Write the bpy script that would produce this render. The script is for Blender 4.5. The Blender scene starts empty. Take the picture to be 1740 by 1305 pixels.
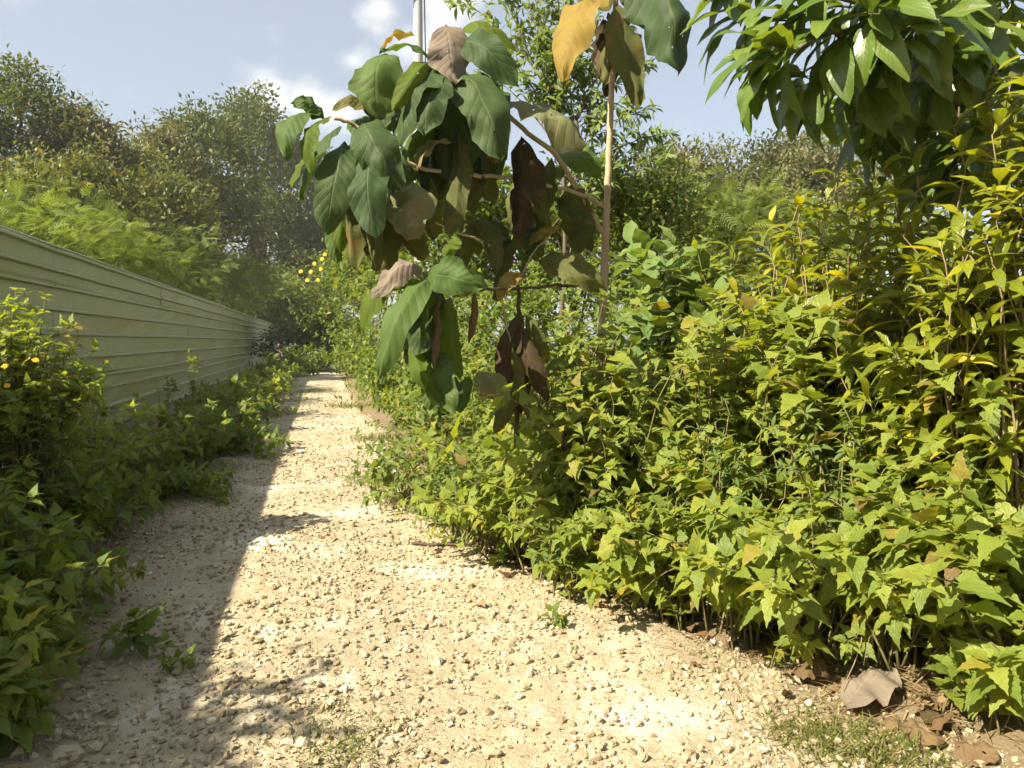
import bpy, math, random
import numpy as np
from mathutils import Vector, Matrix

# ------------------------------------------------------------------ camera, sky, sun, exposure
sc = bpy.context.scene
C = sc.collection
CAM_H, YAW, PITCH, FPX = 1.55, math.radians(13.95), math.radians(3.2), 1300.0
cam_d = bpy.data.cameras.new('camera')
cam_d.sensor_width = 36.0
cam_d.lens = 36.0 * FPX / 1740.0
cam_d.clip_start, cam_d.clip_end = 0.05, 2000.0
cam = bpy.data.objects.new('camera', cam_d)
cam.location = (0, 0, CAM_H)
cam.rotation_euler = (math.radians(90) - PITCH, 0, -YAW)
C.objects.link(cam)
sc.camera = cam

SUN_EL = math.radians(42)
SUN_B = math.radians(-22)                  # negative: a little behind the perpendicular to the fence
SUN_DIR = np.array([-math.cos(SUN_B) * math.cos(SUN_EL), math.sin(SUN_B) * math.cos(SUN_EL), math.sin(SUN_EL)])
SUN_STRENGTH, SKY_STRENGTH, EXPOSURE = 5.0, 0.072, 1.4

sun_d = bpy.data.lights.new('sun', 'SUN')
sun_d.energy = SUN_STRENGTH
sun_d.angle = math.radians(0.55)
sun_d.color = (1.0, 0.90, 0.70)
sun = bpy.data.objects.new('sun', sun_d)
sun.rotation_euler = Vector(SUN_DIR).to_track_quat('Z', 'Y').to_euler()
sun.location = (-20, 5, 20)
C.objects.link(sun)

CF0 = np.array([math.sin(YAW), math.cos(YAW), 0.0])
CR = np.array([math.cos(YAW), -math.sin(YAW), 0.0])
UZ = np.array([0.0, 0.0, 1.0])
CF = CF0 * math.cos(PITCH) - UZ * math.sin(PITCH)
CU = CF0 * math.sin(PITCH) + UZ * math.cos(PITCH)
CAMP = np.array([0.0, 0.0, CAM_H])


def ray(px, py):
    return CF + CR * ((px - 870.0) / FPX) + CU * ((652.5 - py) / FPX)


def at(px, py, d):
    return CAMP + ray(px, py) * d


def gp(px, d):
    p = CAMP + (CF0 + CR * ((px - 870.0) / FPX)) * d
    return p[0], p[1]


world = bpy.data.worlds.new('World')
sc.world = world
world.use_nodes = True
wn, wl = world.node_tree.nodes, world.node_tree.links
wn.clear()
w_out = wn.new('ShaderNodeOutputWorld')
w_bg = wn.new('ShaderNodeBackground')
w_bg.inputs['Strength'].default_value = SKY_STRENGTH
w_sky = wn.new('ShaderNodeTexSky')
w_sky.sky_type = 'NISHITA'
w_sky.sun_disc = False
w_sky.sun_elevation = SUN_EL
w_sky.sun_rotation = math.atan2(SUN_DIR[0], SUN_DIR[1])
w_sky.air_density, w_sky.dust_density, w_sky.ozone_density = 1.0, 1.6, 1.0
w_tc = wn.new('ShaderNodeTexCoord')


def wmath(op, a, b=None, clamp=False):
    n = wn.new('ShaderNodeMath')
    n.operation, n.use_clamp = op, clamp
    for k, v in ((0, a), (1, b)):
        if v is None:
            continue
        if isinstance(v, (int, float)):
            n.inputs[k].default_value = v
        else:
            wl.new(v, n.inputs[k])
    return n.outputs[0]


w_nz = wn.new('ShaderNodeTexNoise')
w_nz.inputs['Scale'].default_value = 9.0
w_nz.inputs['Detail'].default_value = 7.0
w_nz.inputs['Roughness'].default_value = 0.58
w_map = wn.new('ShaderNodeMapping')
w_map.inputs['Scale'].default_value = (1.0, 1.0, 1.7)
wl.new(w_tc.outputs['Generated'], w_map.inputs['Vector'])
wl.new(w_map.outputs[0], w_nz.inputs['Vector'])
w_big = wn.new('ShaderNodeTexNoise')
w_big.inputs['Scale'].default_value = 2.3
w_big.inputs['Detail'].default_value = 2.0
wl.new(w_map.outputs[0], w_big.inputs['Vector'])
# a few fair weather clouds in view, thin scattered ones everywhere
blob = None
for (px, py, rpx, amp) in ((455, 150, 95, 1.0), (520, 165, 80, 0.9), (650, 15, 75, 1.0), (600, 105, 70, 0.8), (755, 20, 100, 1.05),
                           (465, 65, 45, 0.6), (400, 60, 60, 0.45), (560, 190, 80, 0.8), (1165, 265, 90, 0.75), (1320, 265, 120, 0.65), (690, 60, 80, 0.7), (0, 30, 200, 0.45)):
    d = ray(px, py)
    d = d / np.linalg.norm(d)
    dn = wn.new('ShaderNodeVectorMath')
    dn.operation = 'DISTANCE'
    wl.new(w_tc.outputs['Generated'], dn.inputs[0])
    dn.inputs[1].default_value = tuple(d)
    v = wmath('SUBTRACT', 1.0, wmath('DIVIDE', dn.outputs['Value'], rpx / FPX), True)
    v = wmath('MULTIPLY', v, amp)
    blob = v if blob is None else wmath('MAXIMUM', blob, v)
far = wmath('MULTIPLY', wmath('SUBTRACT', w_big.outputs[0], 0.60, True), 2.6)
dens = wmath('MAXIMUM', blob, far)
dens = wmath('ADD', wmath('MULTIPLY', dens, 0.62), wmath('MULTIPLY', wmath('SUBTRACT', w_nz.outputs[0], 0.5), 1.1))
w_ramp = wn.new('ShaderNodeMapRange')
w_ramp.interpolation_type = 'SMOOTHSTEP'
w_ramp.inputs['From Min'].default_value = 0.18
w_ramp.inputs['From Max'].default_value = 0.66
wl.new(dens, w_ramp.inputs['Value'])
w_mix = wn.new('ShaderNodeMix')
w_mix.data_type = 'RGBA'
wl.new(w_ramp.outputs[0], w_mix.inputs[0])
w_haz = wn.new('ShaderNodeMix')
w_haz.data_type = 'RGBA'
w_haz.inputs[0].default_value = 0.44           # thin humid veil over the whole sky
wl.new(w_sky.outputs[0], w_haz.inputs[6])
w_haz.inputs[7].default_value = (4.4, 4.5, 4.5, 1)
wl.new(w_haz.outputs[2], w_mix.inputs[6])
w_mix.inputs[7].default_value = (6.6, 6.5, 6.2, 1)
wl.new(w_mix.outputs[2], w_bg.inputs['Color'])
wl.new(w_bg.outputs[0], w_out.inputs['Surface'])

sc.view_settings.view_transform = 'Standard'
sc.view_settings.look = 'None'
sc.view_settings.gamma = 1.0
sc.view_settings.use_curve_mapping = False
sc.view_settings.exposure = EXPOSURE
sc.cycles.use_denoising = True
sc.cycles.use_adaptive_sampling = True
sc.cycles.adaptive_threshold = 0.03
sc.cycles.adaptive_min_samples = 24
sc.cycles.max_bounces = 5
sc.cycles.diffuse_bounces = 3
sc.cycles.transmission_bounces = 3
sc.cycles.glossy_bounces = 2
sc.cycles.caustics_reflective = False
sc.cycles.caustics_refractive = False
sc.cycles.sample_clamp_indirect = 6.0

rng = np.random.default_rng(7)


# ------------------------------------------------------------------ helpers
def tag(o, label=None, cat=None, group=None, kind=None):
    if label:
        o['label'] = label
    if cat:
        o['category'] = cat
    if group:
        o['group'] = group
    if kind:
        o['kind'] = kind
    return o


def empty(name, loc, label=None, cat=None, group=None):
    o = bpy.data.objects.new(name, None)
    o.empty_display_size = 0.1
    o.location = [float(a) for a in loc]
    C.objects.link(o)
    return tag(o, label, cat, group)


def mesh_np(name, v, q, uv=None, rnd=None, mat=None, smooth=True):
    """quad mesh from numpy; uv per vertex, rnd per face"""
    me = bpy.data.meshes.new(name)
    v = np.ascontiguousarray(v, dtype=np.float32)
    q = np.ascontiguousarray(q, dtype=np.int32)
    k = q.shape[1]
    me.vertices.add(len(v))
    me.vertices.foreach_set('co', v.ravel())
    me.loops.add(q.size)
    me.loops.foreach_set('vertex_index', q.ravel())
    me.polygons.add(len(q))
    me.polygons.foreach_set('loop_start', np.arange(0, q.size, k, dtype=np.int32))
    me.polygons.foreach_set('use_smooth', np.full(len(q), smooth, dtype=bool))
    if uv is not None:
        l = me.uv_layers.new(name='UVMap')
        l.data.foreach_set('uv', np.ascontiguousarray(np.asarray(uv, np.float32)[q.ravel()]).ravel())
    if rnd is not None:
        a = me.attributes.new('rnd', 'FLOAT', 'FACE')
        a.data.foreach_set('value', np.ascontiguousarray(rnd, dtype=np.float32))
    me.update(calc_edges=True)
    if mat is not None:
        me.materials.append(mat)
    return me


def link(name, me, parent=None):
    o = bpy.data.objects.new(name, me)
    C.objects.link(o)
    if parent is not None:
        o.parent = parent
    return o


def bez(p0, p1, p2, n):
    t = np.linspace(0, 1, n)[:, None]
    return (1 - t) ** 2 * p0 + 2 * t * (1 - t) * p1 + t * t * p2


def smooth_path(pts, n):
    """Catmull-Rom through points"""
    pts = np.asarray(pts, float)
    P = np.vstack([2 * pts[0] - pts[1], pts, 2 * pts[-1] - pts[-2]])
    out = []
    m = len(pts) - 1
    for s in np.linspace(0, m - 1e-6, n):
        i = int(s)
        t = s - i
        a, b, c, d = P[i], P[i + 1], P[i + 2], P[i + 3]
        out.append(0.5 * (2 * b + (c - a) * t + (2 * a - 5 * b + 4 * c - d) * t * t + (3 * b - a - 3 * c + d) * t ** 3))
    return np.array(out)


def tube_vq(pts, radii, ns=6):
    pts = np.asarray(pts, float)
    n = len(pts)
    radii = np.broadcast_to(np.asarray(radii, float), (n,))
    tan = np.gradient(pts, axis=0)
    tan /= np.linalg.norm(tan, axis=1)[:, None] + 1e-9
    ref = np.array([0.31, 0.95, 0.02]) if abs(tan[0][2]) > 0.7 else UZ
    a = cross(tan, ref)
    a /= np.linalg.norm(a, axis=1)[:, None] + 1e-9
    b = cross(tan, a)
    th = np.linspace(0, 2 * math.pi, ns, endpoint=False)
    v = pts[:, None, :] + radii[:, None, None] * (np.cos(th)[None, :, None] * a[:, None, :] + np.sin(th)[None, :, None] * b[:, None, :])
    v = v.reshape(-1, 3)
    i = np.arange(n - 1)[:, None] * ns
    j = np.arange(ns)[None, :]
    j2 = (j + 1) % ns
    q = np.stack([i + j, i + j2, i + ns + j2, i + ns + j], -1).reshape(-1, 4)
    # close the ends with degenerate-free caps of quads when ns is even
    if ns == 6:
        caps = [[0, 5, 4, 3], [0, 3, 2, 1]]
        e = (n - 1) * ns
        caps += [[e, e + 1, e + 2, e + 3], [e, e + 3, e + 4, e + 5]]
        q = np.vstack([q, caps])
    elif ns == 4:
        e = (n - 1) * ns
        q = np.vstack([q, [[0, 3, 2, 1], [e, e + 1, e + 2, e + 3]]])
    uv = np.stack([np.tile(np.linspace(0, 1, ns), n), np.repeat(np.linspace(0, 1, n), ns)], -1)
    return v, q, uv


def tube(name, pts, radii, mat, parent=None, ns=6, off=None):
    pts = np.asarray(pts, float)
    if off is not None:
        pts = pts - off
    v, q, uv = tube_vq(pts, radii, ns)
    return link(name, mesh_np(name, v, q, uv, None, mat), parent)


def join_vq(parts):
    vs, qs, us, k = [], [], [], 0
    for v, q, u in parts:
        vs.append(v)
        qs.append(q + k)
        us.append(u)
        k += len(v)
    return np.vstack(vs), np.vstack(qs), np.vstack(us)


def cross(a, b):
    a, b = np.asarray(a, float), np.asarray(b, float)
    o = np.empty(a.shape if a.ndim >= b.ndim else b.shape)
    o[..., 0] = a[..., 1] * b[..., 2] - a[..., 2] * b[..., 1]
    o[..., 1] = a[..., 2] * b[..., 0] - a[..., 0] * b[..., 2]
    o[..., 2] = a[..., 0] * b[..., 1] - a[..., 1] * b[..., 0]
    return o


def unit(a):
    return a / (np.linalg.norm(a, axis=-1, keepdims=True) + 1e-9)


def frames(pos, d, nrm, ln, wd=None):
    """4x4 matrices (N) with Y along d, Z near nrm"""
    d = unit(np.asarray(d, float))
    x = unit(cross(d, nrm))
    z = cross(x, d)
    ln = np.broadcast_to(np.asarray(ln, float), (len(d),))
    wd = ln if wd is None else wd
    M = np.zeros((len(d), 4, 4))
    M[:, :3, 0] = x * wd[:, None]
    M[:, :3, 1] = d * ln[:, None]
    M[:, :3, 2] = z * ln[:, None]
    M[:, :3, 3] = pos
    M[:, 3, 3] = 1
    return M


def spread(tv, tq, tuv, M, r=None):
    """repeat a template by matrices"""
    n, k = len(M), len(tv)
    hv = np.concatenate([tv, np.ones((k, 1))], 1)
    v = np.einsum('nij,kj->nki', M[:, :3, :], hv).reshape(-1, 3)
    q = (tq[None] + (np.arange(n) * k)[:, None, None]).reshape(-1, tq.shape[1])
    uv = np.tile(tuv, (n, 1))
    r = rng.random(n) if r is None else r
    return v, q, uv, np.repeat(r, len(tq))


def vnoise(x, y, s=1.0, oct=4, seed=0, gain=0.5):
    """value noise fbm in [-1,1]"""
    x, y = np.asarray(x, float) * s, np.asarray(y, float) * s
    tot, amp, nrm = 0, 1.0, 0
    for o in range(oct):
        xi, yi = np.floor(x).astype(np.int64), np.floor(y).astype(np.int64)
        fx, fy = x - xi, y - yi
        fx, fy = fx * fx * (3 - 2 * fx), fy * fy * (3 - 2 * fy)

        def h(a, b):
            k = (a * 374761393 + b * 668265263 + (seed + o * 17) * 1442695041) & 0x7fffffff
            k = ((k ^ (k >> 13)) * 1274126177) & 0x7fffffff
            k = (k ^ (k >> 16)) & 0xffff
            return k / 32767.5 - 1.0
        n = (h(xi, yi) * (1 - fx) + h(xi + 1, yi) * fx) * (1 - fy) + (h(xi, yi + 1) * (1 - fx) + h(xi + 1, yi + 1) * fx) * fy
        tot = tot + n * amp
        nrm += amp
        amp *= gain
        x, y = x * 2.03 + 11.7, y * 2.03 + 5.3
    return tot / nrm


# ------------------------------------------------------------------ materials
def nm(mat):
    return mat.node_tree.nodes, mat.node_tree.links


def mix(N, L, f, a, b, blend='MIX'):
    m = N.new('ShaderNodeMix')
    m.data_type, m.blend_type = 'RGBA', blend
    for s, v in ((0, f), (6, a), (7, b)):
        if isinstance(v, (int, float)):
            m.inputs[s].default_value = v
        elif isinstance(v, tuple):
            m.inputs[s].default_value = v if len(v) == 4 else v + (1,)
        else:
            L.new(v, m.inputs[s])
    return m.outputs[2]


def mth(N, L, op, a, b=None, clamp=False):
    n = N.new('ShaderNodeMath')
    n.operation, n.use_clamp = op, clamp
    for k, v in ((0, a), (1, b)):
        if v is None:
            continue
        if isinstance(v, (int, float)):
            n.inputs[k].default_value = v
        else:
            L.new(v, n.inputs[k])
    return n.outputs[0]


def ramp(N, L, f, stops, interp='LINEAR'):
    r = N.new('ShaderNodeValToRGB')
    r.color_ramp.interpolation = interp
    e = r.color_ramp.elements
    while len(e) < len(stops):
        e.new(0.5)
    for k, (p, c) in enumerate(stops):
        e[k].position = p
        e[k].color = (c if len(c) == 4 else tuple(c) + (1,))
    L.new(f, r.inputs[0])
    return r.outputs[0]


def noise(N, L, vec, scale, detail=3, rough=0.55):
    n = N.new('ShaderNodeTexNoise')
    n.inputs['Scale'].default_value = scale
    n.inputs['Detail'].default_value = detail
    n.inputs['Roughness'].default_value = rough
    if vec is not None:
        L.new(vec, n.inputs['Vector'])
    return n.outputs[0]


def leaf_mat(name, stops, under=(0.16, 0.19, 0.09), under_f=0.35, rough=0.45, trans=0.35, tr_col=None, vein=(0.2, 0.24, 0.08), vein_f=0.35,
             nv=7.0, slant=0.55, spec=0.4, blotch=None, blotch_scale=9.0, bump=0.35, holes=None):
    m = bpy.data.materials.new(name)
    m.use_nodes = True
    N, L = nm(m)
    N.clear()
    out = N.new('ShaderNodeOutputMaterial')
    at_ = N.new('ShaderNodeAttribute')
    at_.attribute_name = 'rnd'
    oi = N.new('ShaderNodeObjectInfo')
    r = mth(N, L, 'FRACT', mth(N, L, 'ADD', at_.outputs['Fac'], oi.outputs['Random']))
    base = ramp(N, L, r, stops)
    uvn = N.new('ShaderNodeUVMap')
    sep = N.new('ShaderNodeSeparateXYZ')
    L.new(uvn.outputs[0], sep.inputs[0])
    ax = mth(N, L, 'ABSOLUTE', mth(N, L, 'SUBTRACT', sep.outputs[0], 0.5))      # 0 at midrib, 0.5 at margin
    tc = N.new('ShaderNodeTexCoord')
    nz = noise(N, L, tc.outputs['Object'], blotch_scale, 4, 0.6)
    base = mix(N, L, 0.55, base, mix(N, L, nz, (0.55, 0.55, 0.5), (1.35, 1.35, 1.3)), 'MULTIPLY')
    if blotch:
        bz = mth(N, L, 'MULTIPLY', mth(N, L, 'SUBTRACT', nz, blotch[1]), 9.0, True)
        base = mix(N, L, mth(N, L, 'MULTIPLY', bz, blotch[2]), base, blotch[0])
    rib = mth(N, L, 'SUBTRACT', 1.0, mth(N, L, 'DIVIDE', ax, 0.035), True)
    sv = mth(N, L, 'SUBTRACT', sep.outputs[1], mth(N, L, 'MULTIPLY', ax, slant))
    sv = mth(N, L, 'ABSOLUTE', mth(N, L, 'SUBTRACT', mth(N, L, 'FRACT', mth(N, L, 'MULTIPLY', sv, nv)), 0.5))
    side = mth(N, L, 'SUBTRACT', 1.0, mth(N, L, 'DIVIDE', sv, 0.10), True)
    vv = mth(N, L, 'MAXIMUM', rib, mth(N, L, 'MULTIPLY', side, 0.45))
    base = mix(N, L, mth(N, L, 'MULTIPLY', vv, vein_f), base, vein)
    geo = N.new('ShaderNodeNewGeometry')
    col = mix(N, L, mth(N, L, 'MULTIPLY', geo.outputs['Backfacing'], under_f), base, under)
    p = N.new('ShaderNodeBsdfPrincipled')
    L.new(col, p.inputs['Base Color'])
    p.inputs['Roughness'].default_value = rough
    p.inputs['Specular IOR Level'].default_value = spec
    bp = N.new('ShaderNodeBump')
    bp.inputs['Strength'].default_value = bump
    bp.inputs['Distance'].default_value = 0.004
    L.new(mth(N, L, 'ADD', mth(N, L, 'MULTIPLY', vv, -1.0), mth(N, L, 'MULTIPLY', sv, 1.6)), bp.inputs['Height'])
    L.new(bp.outputs[0], p.inputs['Normal'])
    t = N.new('ShaderNodeBsdfTranslucent')
    L.new(mix(N, L, 1.0, base, tr_col or (1.7, 1.6, 0.55), 'MULTIPLY'), t.inputs['Color'])
    ms = N.new('ShaderNodeMixShader')
    ms.inputs[0].default_value = trans
    L.new(p.outputs[0], ms.inputs[1])
    L.new(t.outputs[0], ms.inputs[2])
    if holes:                                   # insect holes eaten through the blade
        hz = noise(N, L, tc.outputs['Object'], 26.0, 2, 0.5)
        hv = mth(N, L, 'GREATER_THAN', hz, holes)
        tp_ = N.new('ShaderNodeBsdfTransparent')
        m2 = N.new('ShaderNodeMixShader')
        L.new(hv, m2.inputs[0])
        L.new(ms.outputs[0], m2.inputs[1])
        L.new(tp_.outputs[0], m2.inputs[2])
        ms = m2
    L.new(ms.outputs[0], out.inputs['Surface'])
    return m


def bark_mat(name, a, b, scale=30.0, rough=0.85, bump=0.5):
    m = bpy.data.materials.new(name)
    m.use_nodes = True
    N, L = nm(m)
    p = N['Principled BSDF']
    tc = N.new('ShaderNodeTexCoord')
    mp = N.new('ShaderNodeMapping')
    mp.inputs['Scale'].default_value = (1, 1, 0.35)
    L.new(tc.outputs['Object'], mp.inputs[0])
    nz = noise(N, L, mp.outputs[0], scale, 5, 0.65)
    n2 = noise(N, L, tc.outputs['Object'], scale * 0.12, 2)
    L.new(mix(N, L, mth(N, L, 'ADD', mth(N, L, 'MULTIPLY', nz, 0.7), mth(N, L, 'MULTIPLY', n2, 0.35), True), a, b), p.inputs['Base Color'])
    p.inputs['Roughness'].default_value = rough
    bp = N.new('ShaderNodeBump')
    bp.inputs['Strength'].default_value = bump
    bp.inputs['Distance'].default_value = 0.01
    L.new(nz, bp.inputs['Height'])
    L.new(bp.outputs[0], p.inputs['Normal'])
    return m


YG = (0.17, 0.20, 0.018)
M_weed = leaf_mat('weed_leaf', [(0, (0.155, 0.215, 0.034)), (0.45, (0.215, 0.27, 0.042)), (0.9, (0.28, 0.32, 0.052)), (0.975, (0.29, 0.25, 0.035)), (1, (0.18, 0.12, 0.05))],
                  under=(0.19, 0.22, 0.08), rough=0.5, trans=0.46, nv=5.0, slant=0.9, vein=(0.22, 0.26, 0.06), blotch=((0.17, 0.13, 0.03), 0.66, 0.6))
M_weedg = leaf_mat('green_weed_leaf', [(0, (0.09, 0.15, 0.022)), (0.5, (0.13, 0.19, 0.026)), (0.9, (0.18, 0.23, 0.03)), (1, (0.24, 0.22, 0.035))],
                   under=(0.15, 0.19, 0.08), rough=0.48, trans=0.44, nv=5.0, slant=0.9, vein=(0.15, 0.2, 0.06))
M_lance = leaf_mat('lance_leaf', [(0, (0.14, 0.18, 0.016)), (0.4, (0.20, 0.235, 0.02)), (0.90, (0.28, 0.30, 0.024)), (0.955, (0.40, 0.37, 0.024)), (0.99, (0.52, 0.44, 0.03)), (1, (0.30, 0.2, 0.06))],
                   under=(0.21, 0.23, 0.07), rough=0.36, trans=0.42, nv=9.0, vein=(0.33, 0.34, 0.07), vein_f=0.5, spec=0.5, blotch=((0.32, 0.31, 0.02), 0.60, 0.4))
M_mango = leaf_mat('mango_leaf', [(0, (0.065, 0.12, 0.018)), (0.5, (0.095, 0.16, 0.022)), (0.9, (0.14, 0.20, 0.028)), (1, (0.19, 0.235, 0.03))],
                   under=(0.09, 0.13, 0.04), rough=0.34, trans=0.3, nv=12.0, slant=0.5, vein=(0.24, 0.27, 0.08), vein_f=0.42, spec=0.6, bump=0.1)
M_velvet = leaf_mat('velvet_leaf', [(0, (0.12, 0.185, 0.055)), (0.6, (0.16, 0.23, 0.065)), (1, (0.20, 0.26, 0.07))],
                    under=(0.17, 0.21, 0.11), rough=0.7, trans=0.34, nv=6.0, vein=(0.17, 0.23, 0.09), spec=0.2)
M_hedge = leaf_mat('hedge_leaf', [(0, (0.07, 0.12, 0.018)), (0.5, (0.115, 0.17, 0.022)), (0.85, (0.17, 0.215, 0.028)), (1, (0.24, 0.22, 0.035))],
                   rough=0.5, trans=0.38, vein_f=0.15)
M_airy = leaf_mat('airy_leaf', [(0, (0.10, 0.16, 0.04)), (0.6, (0.145, 0.21, 0.05)), (1, (0.20, 0.25, 0.06))], rough=0.4, trans=0.42, vein_f=0.25)
M_leuc = leaf_mat('feathery_leaf', [(0, (0.115, 0.15, 0.035)), (0.5, (0.165, 0.20, 0.048)), (1, (0.215, 0.245, 0.062))], rough=0.6, trans=0.40, tr_col=(1.45, 1.55, 0.7), vein_f=0.0, bump=0.0, spec=0.2)
M_olive = leaf_mat('olive_leaf', [(0, (0.055, 0.092, 0.024)), (0.5, (0.085, 0.125, 0.033)), (0.85, (0.125, 0.155, 0.045)), (0.95, (0.18, 0.165, 0.07)), (1, (0.24, 0.19, 0.10))],
                   rough=0.5, trans=0.25, vein_f=0.1, bump=0.0)
M_oliveg = leaf_mat('olive_green_leaf', [(0, (0.08, 0.11, 0.024)), (0.6, (0.13, 0.155, 0.034)), (0.9, (0.19, 0.185, 0.05)), (1, (0.22, 0.16, 0.07))],
                    rough=0.5, trans=0.3, vein_f=0.1, bump=0.0)
M_dry = leaf_mat('dry_leaf', [(0, (0.12, 0.07, 0.035)), (0.5, (0.2, 0.12, 0.06)), (0.8, (0.28, 0.2, 0.12)), (1, (0.36, 0.28, 0.18))], under=(0.25, 0.18, 0.11), rough=0.8, trans=0.12,
                 tr_col=(1.3, 1.0, 0.6), vein=(0.3, 0.2, 0.12), spec=0.15)
M_grass = leaf_mat('grass_blade', [(0, (0.09, 0.12, 0.02)), (0.6, (0.13, 0.16, 0.03)), (0.85, (0.22, 0.19, 0.07)), (1, (0.30, 0.24, 0.12))], rough=0.55, trans=0.35, vein_f=0.0, bump=0.0)
M_petal = leaf_mat('petal', [(0, (0.78, 0.46, 0.012)), (1, (0.82, 0.56, 0.02))], under=(0.7, 0.4, 0.02), rough=0.6, trans=0.4, tr_col=(1.1, 1.0, 0.5), vein_f=0.0, bump=0.0)
M_stem = bark_mat('green_stem', (0.10, 0.11, 0.03), (0.22, 0.17, 0.07), 60)
M_dstem = bark_mat('dry_stem', (0.13, 0.085, 0.045), (0.36, 0.27, 0.16), 60)
M_bark = bark_mat('bark', (0.05, 0.038, 0.026), (0.17, 0.13, 0.09), 18)
M_tbark = bark_mat('teak_bark', (0.26, 0.185, 0.115), (0.52, 0.40, 0.26), 26)
M_tbranch = bark_mat('pale_branch', (0.26, 0.19, 0.12), (0.55, 0.45, 0.31), 30)
M_dark = bark_mat('dark_stem', (0.035, 0.026, 0.018), (0.12, 0.08, 0.05), 40)


# ------------------------------------------------------------------ leaf templates (quads)
def leaf_tpl(prof, droop=0.25, fold=0.25, wave=0.0, wfreq=3.0, side=0.0, ncol=3, seed=0, twist=0.0):
    """prof: list of (t, half width); unit length along +Y. Returns v, q, uv."""
    r = np.random.default_rng(seed)
    ph = r.random() * 6
    v, uv = [], []
    for t, w in prof:
        y = t * (1 - 0.35 * droop * t)
        z = -droop * t * t * 0.8 + 0.10 * droop * t
        cx = side * t * t
        tw = twist * t
        for c in np.linspace(-1, 1, ncol):
            x = w * c
            zz = z + fold * abs(x) - 0.25 * fold * abs(c) * abs(x) + wave * abs(c) ** 1.5 * math.sin(wfreq * 6.28 * t + ph + (1.7 if c > 0 else 0)) * min(1, w * 8)
            x2 = x * math.cos(tw) - (zz - z) * math.sin(tw)
            z2 = z + x * math.sin(tw) + (zz - z) * math.cos(tw)
            v.append((cx + x2 * (1 - 0.12 * fold), y, z2))
            uv.append((0.5 + 0.5 * c, t))
    n = len(prof)
    q = []
    for i in range(n - 1):
        for j in range(ncol - 1):
            a = i * ncol + j
            q.append((a, a + 1, a + ncol + 1, a + ncol))
    return np.array(v), np.array(q), np.array(uv)


def prof_delta(w=0.30, teeth=True):
    ts = [0, 0.13, 0.17, 0.24, 0.30, 0.38, 0.45, 0.53, 0.60, 0.69, 0.76, 0.86, 1.0]
    ws = [0.012, 0.015, 0.16, 0.93, 1.0, 0.80, 0.83, 0.58, 0.60, 0.36, 0.36, 0.14, 0.008]
    if not teeth:
        ws = [0.012, 0.015, 0.3, 0.93, 1.0, 0.93, 0.83, 0.70, 0.58, 0.41, 0.30, 0.14, 0.01]
    return [(t, w * k if k > 0.02 else k) for t, k in zip(ts, ws)]


def prof_ell(w=0.16, pet=0.1, peak=0.5, n=9, tip=0.6):
    out = [(0, 0.012), (pet, 0.014)]
    for i in range(1, n):
        s = i / n
        k = (math.sin(math.pi * s ** (math.log(0.5) / math.log(peak)))) ** (0.75 if s < peak else tip + 0.35)
        out.append((pet + (1 - pet) * s, max(0.01, w * k)))
    out.append((1.0, 0.005))
    return out


def prof_lite(w, peak=0.42):
    return [(0, 0.012), (peak, w), (0.74, w * 0.72), (1.0, 0.006)]


KINDS = {}


def add_kind(key, mat, tpls):
    ms = []
    for i, (v, q, u) in enumerate(tpls):
        ms.append(mesh_np('leaf', v, q, u, None, mat))
    KINDS[key] = (mat, tpls, ms)


def variants(prof_f, n, dr=(0.1, 0.55), fo=(0.1, 0.5), wave=0.02, ncol=3, tw=0.5):
    r = np.random.default_rng(len(KINDS) + 3)
    return [leaf_tpl(prof_f(), r.uniform(*dr), r.uniform(*fo), wave * r.uniform(0.5, 1.5), r.uniform(1.5, 3.5), r.uniform(-0.12, 0.12), ncol, i, r.uniform(-tw, tw)) for i in range(n)]


add_kind('weed', M_weed, variants(lambda: prof_delta(0.27), 6))
add_kind('weedg', M_weedg, variants(lambda: prof_delta(0.25), 6))
add_kind('lance', M_lance, variants(lambda: prof_ell(0.13, 0.07, 0.46, 9, 0.7), 7, (0.15, 0.7), (0.25, 0.8), 0.018))
add_kind('mango', M_mango, variants(lambda: prof_ell(0.145, 0.09, 0.52, 10, 0.3), 7, (0.2, 0.75), (0.2, 0.6), 0.022, 5, 0.4))
add_kind('velvet', M_velvet, variants(lambda: prof_ell(0.24, 0.10, 0.42, 9, 0.6), 6, (0.25, 0.7), (0.15, 0.5), 0.03, 5))
add_kind('small', M_hedge, variants(lambda: [(0, 0.015), (0.45, 0.22), (1, 0.008)], 6, (0.1, 0.6), (0.2, 0.6), 0.0))
add_kind('airy', M_airy, variants(lambda: prof_ell(0.14, 0.08, 0.45, 5, 0.6), 5, (0.1, 0.6), (0.2, 0.6), 0.0))
add_kind('olive', M_olive, variants(lambda: [(0, 0.02), (0.45, 0.24), (1, 0.01)], 5, (0.1, 0.6), (0.2, 0.6), 0.0))
add_kind('oliveg', M_oliveg, variants(lambda: [(0, 0.02), (0.45, 0.22), (1, 0.01)], 5, (0.1, 0.6), (0.2, 0.6), 0.0))
M_brownish = leaf_mat('brownish_leaf', [(0, (0.07, 0.09, 0.03)), (0.5, (0.115, 0.125, 0.045)), (0.8, (0.155, 0.145, 0.065)), (1, (0.22, 0.18, 0.10))], rough=0.6, trans=0.25, vein_f=0.0, bump=0.0)
add_kind('brownish', M_brownish, variants(lambda: [(0, 0.02), (0.45, 0.24), (1, 0.01)], 5, (0.1, 0.6), (0.2, 0.6), 0.0))
add_kind('dry', M_dry, variants(lambda: prof_ell(0.22, 0.08, 0.45, 6, 0.6), 5, (-0.6, 0.8), (-0.5, 0.9), 0.06))


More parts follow.
